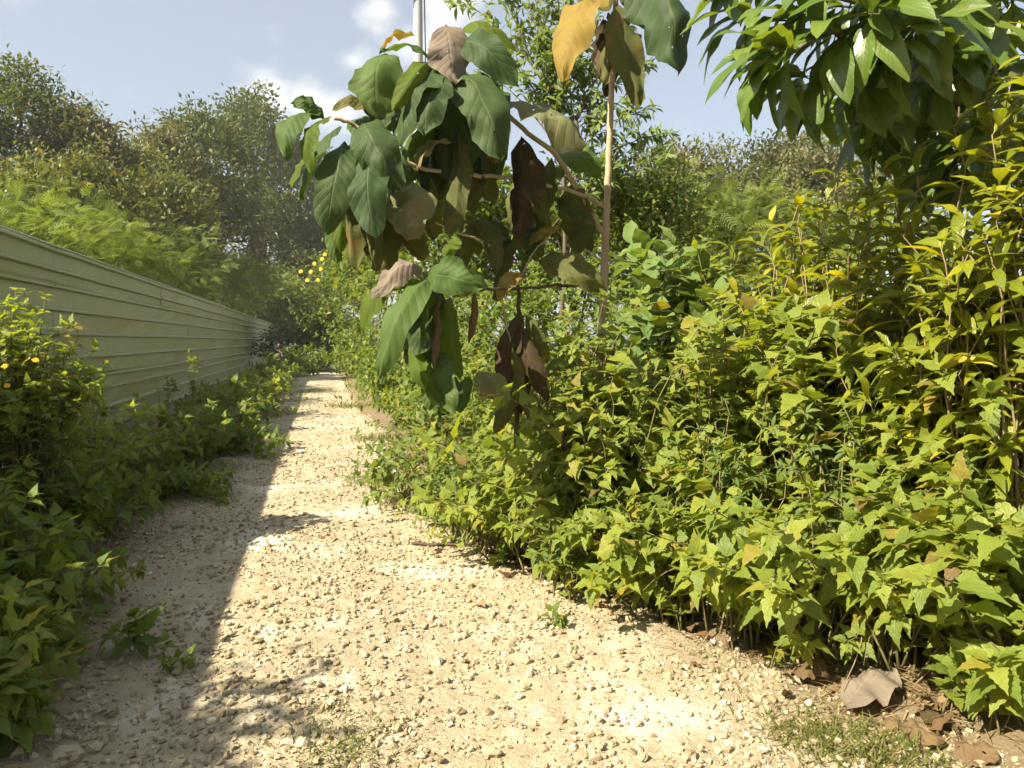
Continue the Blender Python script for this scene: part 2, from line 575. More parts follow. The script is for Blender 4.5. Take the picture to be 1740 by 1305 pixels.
def add_leaves(parent, off, kind, M, cap, name='leaf'):
    """the `cap` leaves nearest the camera become single objects, the rest one joined part"""
    mat, tpls, ms = KINDS[kind]
    if len(M) == 0:
        return
    M = M.copy()
    M[:, :3, 3] -= off
    w = M[:, :3, 3] + off - CAMP
    order = np.argsort((w * w).sum(1))
    near, rest = order[:cap], order[cap:]
    for i in near:
        o = bpy.data.objects.new(name, ms[rng.integers(len(ms))])
        o.parent = parent
        o.matrix_basis = Matrix(M[i].tolist())
        C.objects.link(o)
    if len(rest):
        parts, k = [], 0
        V, Q, U, R = [], [], [], []
        pick = rng.integers(len(tpls), size=len(rest))
        for t in range(len(tpls)):
            mm = M[rest[pick == t]]
            if len(mm) == 0:
                continue
            v, q, u, r = spread(*tpls[t], mm)
            V.append(v); Q.append(q + k); U.append(u); R.append(r)
            k += len(v)
        me = mesh_np('foliage', np.vstack(V), np.vstack(Q), np.vstack(U), np.concatenate(R), mat)
        tag(link('foliage', me, parent), kind='stuff')


# ------------------------------------------------------------------ ground and path
EV = np.array([-3, 1.5, 2.5, 4.1, 5.0, 8.0, 10.2, 12.0, 14.0, 17.0, 25.0, 50.0, 70.0])
ER = np.array([2.6, 2.5, 2.25, 1.85, 1.30, 0.90, 0.85, 1.05, 1.10, 0.85, 0.85, 0.8, 0.7])
EL = np.array([-1.5, -1.45, -1.45, -1.5, -1.6, -1.7, -1.5, -1.3, -1.2, -1.2, -1.15, -0.9, -0.9])


def edge_r(v):
    return np.interp(v, EV, ER)


def edge_l(v):
    return np.interp(v, EV, EL)


def path_in(u, v):
    """positive inside the path, metres from the edge"""
    wob = 0.13 * vnoise(u, v, 1.6, 3, 5)
    return np.minimum(edge_r(v) - u, u - edge_l(v)) + wob


def ground_z(u, v):
    u, v = np.asarray(u, float), np.asarray(v, float)
    d = -np.minimum(edge_r(v) - u, u - edge_l(v))        # distance outside the path
    near = np.exp(-np.maximum(0, np.abs(u) - 8) / 10)
    z = -0.05 + 0.13 * np.clip((d + 0.05) / 0.7, 0, 1) * near + 0.05 * vnoise(u, v, 0.5, 3, 2) * np.clip(d / 0.5, 0, 1)
    return z + 0.012 * vnoise(u, v, 4.0, 3, 9) * np.clip(d / 0.3, 0, 1)


def path_z(u, v):
    d = path_in(u, v)
    z = 0.012 * vnoise(u, v, 1.3, 3, 3) + 0.012 * vnoise(u, v, 9.0, 4, 4, 0.62) + 0.006 * vnoise(u, v, 30.0, 2, 6)
    z = z - 0.03 * np.exp(-((u + 0.75) / 0.3) ** 2) - 0.025 * np.exp(-((u - 0.55) / 0.3) ** 2)      # wheel ruts
    return z - 0.10 * np.clip((0.12 - d) / 0.35, 0, 1)


def grid_mesh(name, us, vs, zf, mat):
    U, V = np.meshgrid(us, vs)
    Z = zf(U, V)
    v = np.stack([U, V, Z], -1).reshape(-1, 3)
    n, m = len(us), len(vs)
    i = (np.arange(m - 1)[:, None] * n + np.arange(n - 1)[None, :]).reshape(-1)
    q = np.stack([i, i + 1, i + n + 1, i + n], -1)
    return mesh_np(name, v, q, None, None, mat)


def ground_mat():
    m = bpy.data.materials.new('soil')
    m.use_nodes = True
    N, L = nm(m)
    p = N['Principled BSDF']
    tc = N.new('ShaderNodeTexCoord')
    a = noise(N, L, tc.outputs['Object'], 1.3, 4)
    b = noise(N, L, tc.outputs['Object'], 40, 5, 0.7)
    c = mix(N, L, a, (0.13, 0.09, 0.05), (0.24, 0.175, 0.10))
    c = mix(N, L, mth(N, L, 'MULTIPLY', mth(N, L, 'SUBTRACT', b, 0.45), 2.5, True), c, (0.30, 0.24, 0.15))
    g = noise(N, L, tc.outputs['Object'], 3.1, 3)
    c = mix(N, L, mth(N, L, 'MULTIPLY', mth(N, L, 'SUBTRACT', g, 0.52), 3.0, True), c, (0.10, 0.105, 0.03))
    L.new(c, p.inputs['Base Color'])
    p.inputs['Roughness'].default_value = 0.95
    bp = N.new('ShaderNodeBump')
    bp.inputs['Strength'].default_value = 0.8
    bp.inputs['Distance'].default_value = 0.02
    L.new(b, bp.inputs['Height'])
    L.new(bp.outputs[0], p.inputs['Normal'])
    return m


def path_mat():
    m = bpy.data.materials.new('crushed_limestone')
    m.use_nodes = True
    N, L = nm(m)
    p = N['Principled BSDF']
    tc = N.new('ShaderNodeTexCoord')
    ob = tc.outputs['Object']
    fine = noise(N, L, ob, 60, 5, 0.7)
    mid = noise(N, L, ob, 9, 4, 0.6)
    big = noise(N, L, ob, 1.1, 4, 0.6)
    c = mix(N, L, fine, (0.30, 0.235, 0.145), (0.51, 0.44, 0.31))
    c = mix(N, L, mth(N, L, 'MULTIPLY', mth(N, L, 'SUBTRACT', mid, 0.50), 4.0, True), c, (0.54, 0.475, 0.345))
    c = mix(N, L, mth(N, L, 'MULTIPLY', mth(N, L, 'SUBTRACT', 0.47, mid), 3.0, True), c, (0.31, 0.24, 0.145))
    # chalky dusted patches
    c = mix(N, L, mth(N, L, 'MULTIPLY', mth(N, L, 'SUBTRACT', big, 0.535), 6.0, True), c, (0.68, 0.63, 0.51))
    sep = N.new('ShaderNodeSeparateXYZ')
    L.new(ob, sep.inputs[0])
    # bare soil and thin moss towards the edges; left colour also deepens the shaded gravel
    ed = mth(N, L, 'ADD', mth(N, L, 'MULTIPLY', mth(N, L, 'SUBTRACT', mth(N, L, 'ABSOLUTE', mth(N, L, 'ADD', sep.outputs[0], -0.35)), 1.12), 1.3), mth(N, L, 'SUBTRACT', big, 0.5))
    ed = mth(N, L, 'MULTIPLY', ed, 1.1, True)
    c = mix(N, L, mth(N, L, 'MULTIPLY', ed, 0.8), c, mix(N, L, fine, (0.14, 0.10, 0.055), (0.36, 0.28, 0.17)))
    mo = noise(N, L, ob, 1.9, 4, 0.65)
    mo = mth(N, L, 'MULTIPLY', mth(N, L, 'SUBTRACT', mo, 0.62), 5.0, True)
    c = mix(N, L, mth(N, L, 'MULTIPLY', mo, 0.55), c, (0.24, 0.22, 0.08))
    L.new(c, p.inputs['Base Color'])
    p.inputs['Roughness'].default_value = 0.95
    p.inputs['Specular IOR Level'].default_value = 0.2
    vo = N.new('ShaderNodeTexVoronoi')
    vo.inputs['Scale'].default_value = 55
    L.new(ob, vo.inputs['Vector'])
    wp = N.new('ShaderNodeVectorMath')
    wp.operation = 'MULTIPLY_ADD'
    cn = N.new('ShaderNodeTexNoise')
    cn.inputs['Scale'].default_value = 14.0
    cn.inputs['Detail'].default_value = 3.0
    L.new(ob, cn.inputs['Vector'])
    L.new(cn.outputs['Color'], wp.inputs[0])
    wp.inputs[1].default_value = (0.05, 0.05, 0.05)
    L.new(ob, wp.inputs[2])
    L.new(wp.outputs[0], vo.inputs['Vector'])
    v2 = N.new('ShaderNodeTexVoronoi')
    v2.inputs['Scale'].default_value = 23
    L.new(wp.outputs[0], v2.inputs['Vector'])
    gate = mth(N, L, 'MULTIPLY', mth(N, L, 'SUBTRACT', mid, 0.35), 3.0, True)
    bp = N.new('ShaderNodeBump')
    bp.inputs['Strength'].default_value = 0.8
    bp.inputs['Distance'].default_value = 0.014
    rock = mth(N, L, 'MULTIPLY', mth(N, L, 'ADD', mth(N, L, 'MULTIPLY', vo.outputs['Distance'], 0.45), mth(N, L, 'MULTIPLY', v2.outputs['Distance'], 0.7)), gate)
    L.new(mth(N, L, 'SUBTRACT', mth(N, L, 'MULTIPLY', fine, 1.3), rock), bp.inputs['Height'])
    L.new(bp.outputs[0], p.inputs['Normal'])
    return m


def stone_mat():
    m = bpy.data.materials.new('limestone')
    m.use_nodes = True
    N, L = nm(m)
    p = N['Principled BSDF']
    at_ = N.new('ShaderNodeAttribute')
    at_.attribute_name = 'rnd'
    oi = N.new('ShaderNodeObjectInfo')
    r = mth(N, L, 'FRACT', mth(N, L, 'ADD', at_.outputs['Fac'], oi.outputs['Random']))
    tc = N.new('ShaderNodeTexCoord')
    nz = noise(N, L, tc.outputs['Object'], 70, 4, 0.7)
    c = ramp(N, L, r, [(0, (0.24, 0.185, 0.11)), (0.3, (0.33, 0.27, 0.17)), (0.8, (0.45, 0.385, 0.265)), (0.95, (0.50, 0.44, 0.32)), (1, (0.58, 0.52, 0.41))])
    c = mix(N, L, 0.5, c, mix(N, L, nz, (0.5, 0.48, 0.42), (1.3, 1.3, 1.3)), 'MULTIPLY')
    L.new(c, p.inputs['Base Color'])
    p.inputs['Roughness'].default_value = 0.92
    p.inputs['Specular IOR Level'].default_value = 0.2
    return m


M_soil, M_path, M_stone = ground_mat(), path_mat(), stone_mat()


def axis(segs):
    out = []
    for a, b, st in segs:
        out += list(np.arange(a, b, st))
    out.append(segs[-1][1])
    return np.array(out)


gu = axis([(-400, -60, 40), (-60, -12, 6), (-12, -4, 0.8), (-4, 6, 0.12), (6, 14, 0.8), (14, 60, 6), (60, 400, 40)])
gv = axis([(-400, -40, 40), (-40, -4, 4), (-4, 1, 0.4), (1, 14, 0.12), (14, 60, 0.5), (60, 100, 5), (100, 600, 50)])
tag(link('ground', grid_mesh('ground', gu, gv, ground_z, M_soil)), 'brown soil verge and ground under the thickets', kind='structure')

pu = np.arange(-2.3, 2.75, 0.026)
pv, x = [], -2.0
while x < 64:
    pv.append(x)
    x += 0.026 * max(1.0, x / 4.5) if x > 1.2 else 0.12
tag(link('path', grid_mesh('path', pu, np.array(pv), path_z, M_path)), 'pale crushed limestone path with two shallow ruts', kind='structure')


def stone_tpl(seed, lo=False, rough=1.0):
    r = np.random.default_rng(seed)
    # squashed rough cube of quads (26 verts or 8)
    if lo:
        c = np.array([(x, y, z) for z in (-1, 1) for y in (-1, 1) for x in (-1, 1)], float) * 0.75
        q = np.array([(0, 2, 3, 1), (4, 5, 7, 6), (0, 1, 5, 4), (2, 6, 7, 3), (0, 4, 6, 2), (1, 3, 7, 5)])
        v = c * r.uniform(0.55, 1.15, c.shape)
    else:
        idx, v, q = {}, [], []

        def vid(p):
            k = tuple(p)
            if k not in idx:
                idx[k] = len(v)
                v.append(unit(np.array(p, float)) * (0.8 + 0.2 * np.max(np.abs(p)) * np.linalg.norm(p) / 1.74))
            return idx[k]
        for ax in range(3):
            for s in (-1, 1):
                o = [i for i in range(3) if i != ax]
                for a in (-1, 0):
                    for b in (-1, 0):
                        cs = []
                        for da, db in ((0, 0), (1, 0), (1, 1), (0, 1)):
                            p = [0, 0, 0]
                            p[ax] = s
                            p[o[0]] = a + da
                            p[o[1]] = b + db
                            cs.append(vid(p))
                        flip = (s > 0) != (ax == 1)
                        q.append(cs if flip else cs[::-1])
        v = np.array(v)
        v = v * r.uniform(1 - 0.22 * rough, 1 + 0.2 * rough, (len(v), 1)) + r.normal(0, 0.06 * rough, v.shape)
        q = np.array(q)
    v = v * np.array([1, r.uniform(0.65, 0.95), r.uniform(0.5, 0.8)])
    return v, q, np.zeros((len(v), 2))


def rand_rot(n, r, tilt=0.5):
    a = r.uniform(0, 2 * math.pi, n)
    up = unit(np.stack([r.normal(0, tilt, n), r.normal(0, tilt, n), np.ones(n)], -1))
    d = np.stack([np.cos(a), np.sin(a), np.zeros(n)], -1)
    d = unit(d - up * (d * up).sum(1, keepdims=True))
    return d, up


def scatter_stones(n, v0, v1, smin, smax, lo, seed, pw=2.2, inside=-0.15):
    r = np.random.default_rng(seed)
    V = v0 * (v1 / v0) ** r.random(n)
    U = r.uniform(-2.0, 2.5, n)
    d = path_in(U, V)
    keep = d > inside + r.exponential(0.10, n) * 0.5
    cl = vnoise(U, V, 2.2, 3, 21)
    keep &= cl > r.uniform(-0.75, 0.5, n)
    U, V = U[keep], V[keep]
    s = smin + (smax - smin) * r.random(len(U)) ** pw
    dd, up = rand_rot(len(U), r)
    pos = np.stack([U, V, np.maximum(path_z(U, V), ground_z(U, V)) + s * 0.18], -1)
    M = frames(pos, dd, up, s * 0.5)
    out = []
    pick = r.integers(6, size=len(U))
    for k in range(6):
        out.append(spread(*stone_tpl(seed * 10 + k, lo), M[pick == k], r.random((pick == k).sum())))
    return out


st = scatter_stones(5200, 2.0, 6.0, 0.018, 0.056, False, 3, 2.6) + scatter_stones(42000, 2.0, 11.0, 0.007, 0.034, True, 4, 2.9, -0.55) + scatter_stones(14000, 6.0, 30.0, 0.018, 0.055, True, 5)
V, Q, U, R, k = [], [], [], [], 0
for v, q, u, r in st:
    V.append(v); Q.append(q + k); U.append(u); R.append(r); k += len(v)
tag(link('gravel', mesh_np('gravel', np.vstack(V), np.vstack(Q), None, np.concatenate(R), M_stone, False)), 'loose cream limestone gravel strewn over the path', 'gravel', kind='stuff')

# bigger lumps, one by one
lump_px = [(185, 1205, .085, 'pale limestone lump in the shade, upper of the lower left group'), (118, 1275, .11, 'largest pale limestone lump in the lower left corner'),
           (245, 1190, .07, 'pale stone right of the lower left group of lumps'), (160, 1262, .06, 'small pale stone beside the largest lower left lump'),
           (840, 1275, .085, 'white limestone lump at the bottom middle of the sunlit gravel'), (745, 1120, .06, 'flat white stone in the middle of the sunlit gravel'),
           (440, 1090, .06, 'grey stone on the shadow edge of the path'), (395, 1210, .05, 'small grey stone lying in the shade of the near path'),
           (1010, 1285, .06, 'cream stone at the bottom of the gravel left of the grass patch'), (1230, 1200, .05, 'cream stone where the gravel meets the leaf litter')]
lump_me = [mesh_np('stone', *(lambda t: (t[0], t[1]))(stone_tpl(900 + k, False, 1.9)), None, None, M_stone, False) for k in range(6)]
for k, (px, py, s, lab) in enumerate(lump_px):
    rd = ray(px, py)
    p = CAMP + rd * (CAM_H / -rd[2])
    o = link('stone', lump_me[k % 6])
    o.location = (p[0], p[1], float(path_z(p[0], p[1])) + s * 0.12)
    o.rotation_euler = (rng.uniform(-.3, .3), rng.uniform(-.3, .3), rng.uniform(0, 6.28))
    o.scale = (s * 0.5,) * 3
    tag(o, lab, 'stone', 'limestone lumps on the path')


# ------------------------------------------------------------------ corrugated fence
def fence_mat():
    m = bpy.data.materials.new('painted_sheet_metal')
    m.use_nodes = True
    N, L = nm(m)
    p = N['Principled BSDF']
    tc = N.new('ShaderNodeTexCoord')
    oi = N.new('ShaderNodeObjectInfo')
    mp = N.new('ShaderNodeMapping')
    mp.inputs['Scale'].default_value = (1, 3.0, 0.5)
    L.new(tc.outputs['Object'], mp.inputs[0])
    n1 = noise(N, L, mp.outputs[0], 1.6, 5, 0.65)
    n2 = noise(N, L, tc.outputs['Object'], 22, 4, 0.7)
    c = mix(N, L, oi.outputs['Random'], (0.30, 0.325, 0.135), (0.345, 0.365, 0.165))
    c = mix(N, L, mth(N, L, 'MULTIPLY', mth(N, L, 'SUBTRACT', n1, 0.45), 1.6, True), c, (0.35, 0.32, 0.18))
    c = mix(N, L, mth(N, L, 'MULTIPLY', mth(N, L, 'SUBTRACT', n2, 0.62), 2.5, True), c, (0.24, 0.18, 0.09))
    st_ = N.new('ShaderNodeMapping')
    st_.inputs['Scale'].default_value = (1, 9.0, 0.7)
    L.new(tc.outputs['Object'], st_.inputs[0])
    dr = noise(N, L, st_.outputs[0], 1.0, 5, 0.7)
    c = mix(N, L, mth(N, L, 'MULTIPLY', mth(N, L, 'SUBTRACT', dr, 0.55), 2.2, True), c, (0.17, 0.15, 0.07))
    L.new(c, p.inputs['Base Color'])
    p.inputs['Roughness'].default_value = 0.42
    p.inputs['Metallic'].default_value = 0.15
    bp = N.new('ShaderNodeBump')
    bp.inputs['Strength'].default_value = 0.25
    bp.inputs['Distance'].default_value = 0.03
    L.new(noise(N, L, mp.outputs[0], 2.5, 2), bp.inputs['Height'])
    L.new(bp.outputs[0], p.inputs['Normal'])
    return m


M_fence = fence_mat()
FU = -3.54
fence = empty('metal_fence', (FU, 0, 0), 'long olive green sheet metal fence with horizontal ribs left of the path', 'fence')


def sheet(z0, z1, ribs, y0, y1, du, seed):
    """one roofing sheet lying sideways: ribs run along the fence"""
    r = np.random.default_rng(seed)
    zs, xs = [z0], [0.0]
    for zr in sorted(ribs):
        for dz, dx in ((-0.036, 0), (-0.032, 0.004), (-0.022, 0.05), (-0.018, 0.055), (0.010, 0.055), (0.016, 0.05), (0.036, 0.004), (0.040, 0)):
            if z0 < zr + dz < z1:
                zs.append(zr + dz)
                xs.append(dx)
    zs.append(z1)
    xs.append(0.0)
    ny = 7
    ys = np.linspace(y0, y1, ny)
    zs, xs = np.array(zs), np.array(xs)
    dent = r.normal(0, 0.011, ny)
    sl = r.normal(0, 0.006)
    v = []
    for s in (0, -0.004):
        for j, y in enumerate(ys):
            for z, x in zip(zs, xs):
                v.append((x + s + du + dent[j] * math.sin(6.0 * z + seed), y, z + sl * (y - y0) / (y1 - y0)))
    v = np.array(v)
    n = len(zs)
    q = []
    for s in range(2):
        for j in range(ny - 1):
            for i in range(n - 1):
                a = s * ny * n + j * n + i
                q.append((a, a + n, a + n + 1, a + 1) if s == 0 else (a, a + 1, a + n + 1, a + n))
    o2 = ny * n
    for j in range(ny - 1):
        a, b = j * n, j * n + n - 1
        q.append((a, o2 + a, o2 + a + n, a + n))
        q.append((b, b + n, o2 + b + n, o2 + b))
    for i in range(n - 1):
        q.append((i, i + 1, o2 + i + 1, o2 + i))
        e = (ny - 1) * n + i
        q.append((e, o2 + e, o2 + e + 1, e + 1))
    return mesh_np('sheet', v, np.array(q), None, None, M_fence, False)


rows = [(2.36, 2.85, [2.52, 2.79], 0.012, 4.2), (1.06, 2.42, [1.32, 1.66, 1.99, 2.30], 0.004, 0.6), (-0.15, 1.12, [0.12, 0.45, 0.78, 0.99], -0.004, 2.3)]
sd = 0
for z0, z1, ribs, du, ph in rows:
    y = -4.0 - ph
    k = 0
    while y < 61:
        ln = 5.4
        sd += 1
        link('sheet', sheet(z0, z1, ribs, y, min(y + ln + 0.08, 61.5), du + (0.006 if k % 2 else 0.0), sd), fence)
        y += ln
        k += 1
# folded capping along the top edge, in lengths
y = -4.0
while y < 61:
    v, q, u = tube_vq(np.array([(0.012, y, 2.85), (0.012, y + 1.5, 2.853), (0.012, y + 3.02, 2.85)]), [0.02, 0.02, 0.02], 4)
    link('capping', mesh_np('capping', v, q, None, None, M_fence, False), fence)
    y += 3.05
y = -3.5
while y < 61:
    v, q, u = tube_vq(np.array([(-0.06, y, -0.1), (-0.06, y, 2.8)]), [0.035, 0.035], 4)
    link('post', mesh_np('post', v, q, None, None, M_bark, False), fence)
    y += 3.2


# ------------------------------------------------------------------ plants
def shrub(name, label, cat, group, px, d, h, rad, n, kind, ln, cap=300, pairs=6, seed=0, style='pair', xy=None, t0=0.35, stem_mat=None, stem_r=0.006, lean=(0, 0), zlow=0.45,
          squash=(1.0, 1.0), stems=True, rosette=4, z0=None, leanp=0.2):
    r = np.random.default_rng(seed * 7 + 11)
    x, y = xy if xy is not None else gp(px, d)
    bz = float(ground_z(x, y)) if z0 is None else z0
    base = np.array([x, y, bz])
    root = empty(name, base, label, cat, group)
    P, D, NR, LN = [], [], [], []
    stem_mat = stem_mat or M_stem
    stem_parts = []
    for s in range(n):
        rr = math.sqrt(r.random())
        ph = r.uniform(0, 2 * math.pi)
        zt = h * (1 - 0.42 * rr * rr) * (zlow + (1 - zlow) * r.random() ** 0.6)
        if style == 'pair' and h > 0.5 and r.random() < leanp:      # long shoots leaning out of the clump
            rr = r.uniform(1.15, 1.6)
            zt = h * r.uniform(0.3, 0.85)
            if s % 3 == 0:
                ph = math.pi + r.normal(0, 0.9) + 0.6
        ls = r.uniform(0.62, 1.25)
        tip = base + np.array([rad * squash[0] * rr * math.cos(ph) + lean[0] * zt, rad * squash[1] * rr * math.sin(ph) + lean[1] * zt, zt])
        p0 = base + np.array([r.normal(0, 0.18 * rad), r.normal(0, 0.18 * rad), -0.02])
        p1 = p0 * 0.6 + tip * 0.4
        p1[2] = base[2] + zt * r.uniform(0.75, 1.05)
        np_ = 9
        pts = bez(p0, p1, tip, np_) + r.normal(0, 0.012 * h, (np_, 3)) * np.linspace(0, 1, np_)[:, None]
        rad_s = np.linspace(stem_r * 1.2, stem_r * 0.35, np_)
        if stems:
            tube('stem', pts, rad_s, stem_mat, root, 4, base)
        tan = unit(np.gradient(pts, axis=0))
        az = r.uniform(0, 6.28)

        def ptat(t):
            f = t * (np_ - 1)
            i = min(int(f), np_ - 2)
            a = f - i
            return pts[i] * (1 - a) + pts[i + 1] * a, tan[i]
        if style == 'pair':
            for k, t in enumerate(np.linspace(t0, 0.97, pairs)):
                pp, tg = ptat(min(1, t + r.normal(0, 0.015)))
                a = unit(cross(tg, UZ + r.normal(0, 0.1, 3)))
                b = cross(tg, a)
                th = az + k * 1.57 + r.normal(0, 0.25)
                e = math.cos(th) * a + math.sin(th) * b
                sz = ln * ls * (0.65 + 0.5 * math.sin(math.pi * min(1, (t - t0) / (1 - t0) * 0.8 + 0.15))) * r.uniform(0.75, 1.2)
                for sg in (1, -1):
                    if r.random() < 0.08:
                        continue
                    dd = sg * e + 0.45 * tg + np.array([0, 0, -0.10]) + r.normal(0, 0.15, 3)
                    P.append(pp); D.append(dd); LN.append(sz * r.uniform(0.85, 1.12))
                    NR.append(UZ * 0.9 + SUN_DIR * 0.5 + 0.3 * tg + r.normal(0, 0.28, 3))
            for k in range(rosette):
                th = az + k * 6.28 / max(1, rosette) + r.normal(0, 0.3)
                tg = tan[-1]
                a = unit(cross(tg, np.array([0.3, 0.2, 1.0])))
                b = cross(tg, a)
                dd = math.cos(th) * a + math.sin(th) * b + 0.7 * tg + r.normal(0, 0.12, 3)
                P.append(pts[-1]); D.append(dd); LN.append(ln * ls * r.uniform(0.5, 0.95))
                NR.append(UZ + SUN_DIR * 0.5 + r.normal(0, 0.25, 3))
        else:                                   # whorls of long leaves towards the tip
            for k in range(pairs):
                t = 1 - 0.72 * (k / pairs) ** 1.25
                pp, tg = ptat(t)
                a = unit(cross(tg, np.array([0.3, 0.2, 1.0])))
                b = cross(tg, a)
                th = az + k * 2.4 + r.normal(0, 0.2)
                dd = (math.cos(th) * a + math.sin(th) * b) * (0.5 + 0.6 * k / pairs) + tg * (0.75 - 0.6 * k / pairs) + np.array([0, 0, -0.12]) + r.normal(0, 0.12, 3)
                P.append(pp); D.append(dd); LN.append(ln * r.uniform(0.7, 1.15) * (0.75 + 0.3 * min(1, k / 3)))
                NR.append(UZ + SUN_DIR * 0.6 + 0.2 * tg + r.normal(0, 0.25, 3))
    M = frames(np.array(P), np.array(D), np.array(NR), np.array(LN))
    add_leaves(root, base, kind, M, cap)
    return root


def flower(parent, off, p, size, nrm, seed):
    r = np.random.default_rng(seed)
    n = 9
    tv, tq, tu = leaf_tpl(prof_ell(0.22, 0.05, 0.5, 3), 0.25, 0.1)
    nrm = unit(np.asarray(nrm, float))
    a = unit(cross(nrm, np.array([0.2, 0.3, 0.9])))
    b = cross(nrm, a)
    th = np.arange(n) * 6.283 / n + r.random()
    D = np.cos(th)[:, None] * a + np.sin(th)[:, None] * b + 0.15 * nrm
    M = frames(np.repeat([p - off], n, 0), D, np.repeat([nrm], n, 0), size * 0.5 * r.uniform(0.8, 1.1, n))
    v, q, u, rr = spread(tv, tq, tu, M)
    link('flower', mesh_np('flower', v, q, u, rr, M_petal), parent)


# --- right hand thicket, front row (low broad-toothed weeds)
G1 = 'leafy weeds along the right edge of the path'
front = [
    (690, 7.4, 0.80, 0.52, 'weedg', 0.085, 'low fine green weed spilling onto the gravel at the narrowest part of the path'),
    (775, 6.6, 0.95, 0.45, 'weedg', 0.09, 'green weed clump behind the broad leaved seedling'),
    (850, 5.5, 0.85, 0.42, 'weed', 0.10, 'yellow green weed at the path edge below the small orange flowers'),
    (945, 4.95, 0.95, 0.42, 'weed', 0.115, 'bushy yellow green weed between the orange flowers and the arching dry stem'),
    (1050, 4.6, 1.0, 0.42, 'weed', 0.12, 'yellow green weed above the arching dry stem'),
    (1155, 4.3, 1.0, 0.42, 'weed', 0.125, 'dense bright weed hanging over the shaded hollow beside the path'),
    (1270, 3.95, 1.0, 0.42, 'weed', 0.13, 'bright weed with large toothed leaves above the long trailing shoot'),
    (1390, 3.7, 1.0, 0.40, 'weed', 0.135, 'bright weed directly above the big grey dry leaf'),
    (1520, 3.5, 1.05, 0.40, 'weed', 0.14, 'tall bright weed with big toothed leaves right of the grey dry leaf'),
    (1650, 3.3, 1.05, 0.38, 'weed', 0.14, 'large leaved bright weed near the right edge above the tan dry leaves'),
    (1755, 3.1, 1.05, 0.36, 'weed', 0.14, 'large leaved weed cut off by the lower right edge of the picture'),
]
for i, (px, d, h, rad, kd, ln, lab) in enumerate(front):
    shrub('weed_shrub', lab, 'weed', G1, px, d, h, rad * 1.12, 30, kd, ln * (1.4 if d > 4.2 else 1.22), 300, 6, 100 + i, zlow=0.22, t0=0.42)

G2 = 'taller weeds in the middle of the right thicket'
second = [
    (755, 8.4, 1.35, 0.6, 'weedg', 0.10, 'green weed thicket under the lowest hanging teak leaves'),
    (850, 7.0, 1.75, 0.55, 'weedg', 0.10, 'green weed around the dead hanging brown leaves'),
    (945, 6.6, 1.75, 0.55, 'weed', 0.11, 'leafy weed just left of the slender teak trunk'),
    (1035, 4.95, 2.1, 0.55, 'weed', 0.115, 'leafy weed hiding the foot of the slender teak trunk'),
    (1150, 5.2, 2.0, 0.50, 'weed', 0.12, 'greener weed below the velvety broad leaved shrub'),
    (1255, 4.85, 2.0, 0.50, 'weed', 0.125, 'weed in the thicket below the three yellow hanging leaves'),
    (1365, 4.5, 2.0, 0.48, 'weed', 0.125, 'full leafy weed in the middle of the right thicket'),
    (1470, 4.3, 1.95, 0.45, 'weed', 0.13, 'weed beneath the yellow leaved bush, left of the bare twigs'),
    (1590, 4.0, 1.95, 0.45, 'weed', 0.13, 'weed among bare twigs in the right thicket'),
    (1705, 3.9, 1.7, 0.42, 'weed', 0.13, 'weed under the tallest yellow green bush at the right edge'),
    (810, 6.9, 1.25, 0.45, 'weed', 0.115, 'weed below the lowest cluster of teak leaves'),
    (900, 5.4, 1.5, 0.45, 'weed', 0.12, 'weed in front of the dead hanging teak leaves'),
    (995, 5.2, 1.75, 0.45, 'weed', 0.125, 'weed left of the foot of the teak trunk'),
    (1100, 5.0, 1.55, 0.42, 'weed', 0.125, 'weed right of the foot of the teak trunk'),
    (1015, 4.75, 1.95, 0.30, 'weed', 0.12, 'slim weed climbing in front of the teak trunk'),
]
for i, (px, d, h, rad, kd, ln, lab) in enumerate(second):
    shrub('weed_shrub', lab, 'weed', G2, px, d, h, rad * 1.15, 32, kd, ln * 1.4, 300 if d < 7 else 150, 6, 140 + i, zlow=0.3, t0=0.4)

# --- tall yellowish bushes with long leaves
G3 = 'tall yellow green bushes at the right'
tall = [
    (1350, 5.0, 2.45, 0.50, 44, 0.20, 'yellow green bush standing in front of the one under the mango branch tip'),
    (1475, 4.35, 2.50, 0.46, 44, 0.19, 'yellow green bush in the middle of the thicket below the dark mango shade'),
    (1215, 6.6, 2.60, 0.62, 50, 0.22, 'lowest yellow green bush, just right of the velvety shrub'),
    (1315, 5.9, 2.75, 0.62, 54, 0.22, 'yellow green bush with two hanging yellow leaves below the mango branch tip'),
    (1430, 5.1, 2.90, 0.60, 58, 0.22, 'yellow green bush reaching up into the drooping mango leaves'),
    (1545, 4.5, 2.75, 0.56, 60, 0.21, 'yellow green bush with long pointed leaves in front of the dark mango shade'),
    (1655, 3.75, 3.15, 0.46, 62, 0.20, 'tallest yellow green bush beside the right edge under the mango tree'),
    (1760, 3.5, 3.2, 0.42, 58, 0.20, 'yellow green bush cut off by the right edge of the picture'),
    (1390, 4.9, 2.05, 0.46, 36, 0.21, 'shorter bush with bright yellow hanging leaves in the middle of the thicket'),
    (1610, 3.9, 2.0, 0.42, 36, 0.19, 'shorter long leaved bush in front of the tallest one'),
    (1500, 4.3, 1.75, 0.42, 30, 0.20, 'long leaved bush over the weeds in the middle of the thicket'),
]
for i, (px, d, h, rad, n, ln, lab) in enumerate(tall):
    shrub('long_leaved_bush', lab, 'bush', G3, px, d, h, rad, int(n * 0.8), 'lance', ln * 1.25, 300, 12, 180 + i, 'whorl', zlow=0.35, stem_mat=M_dstem, stem_r=0.007)

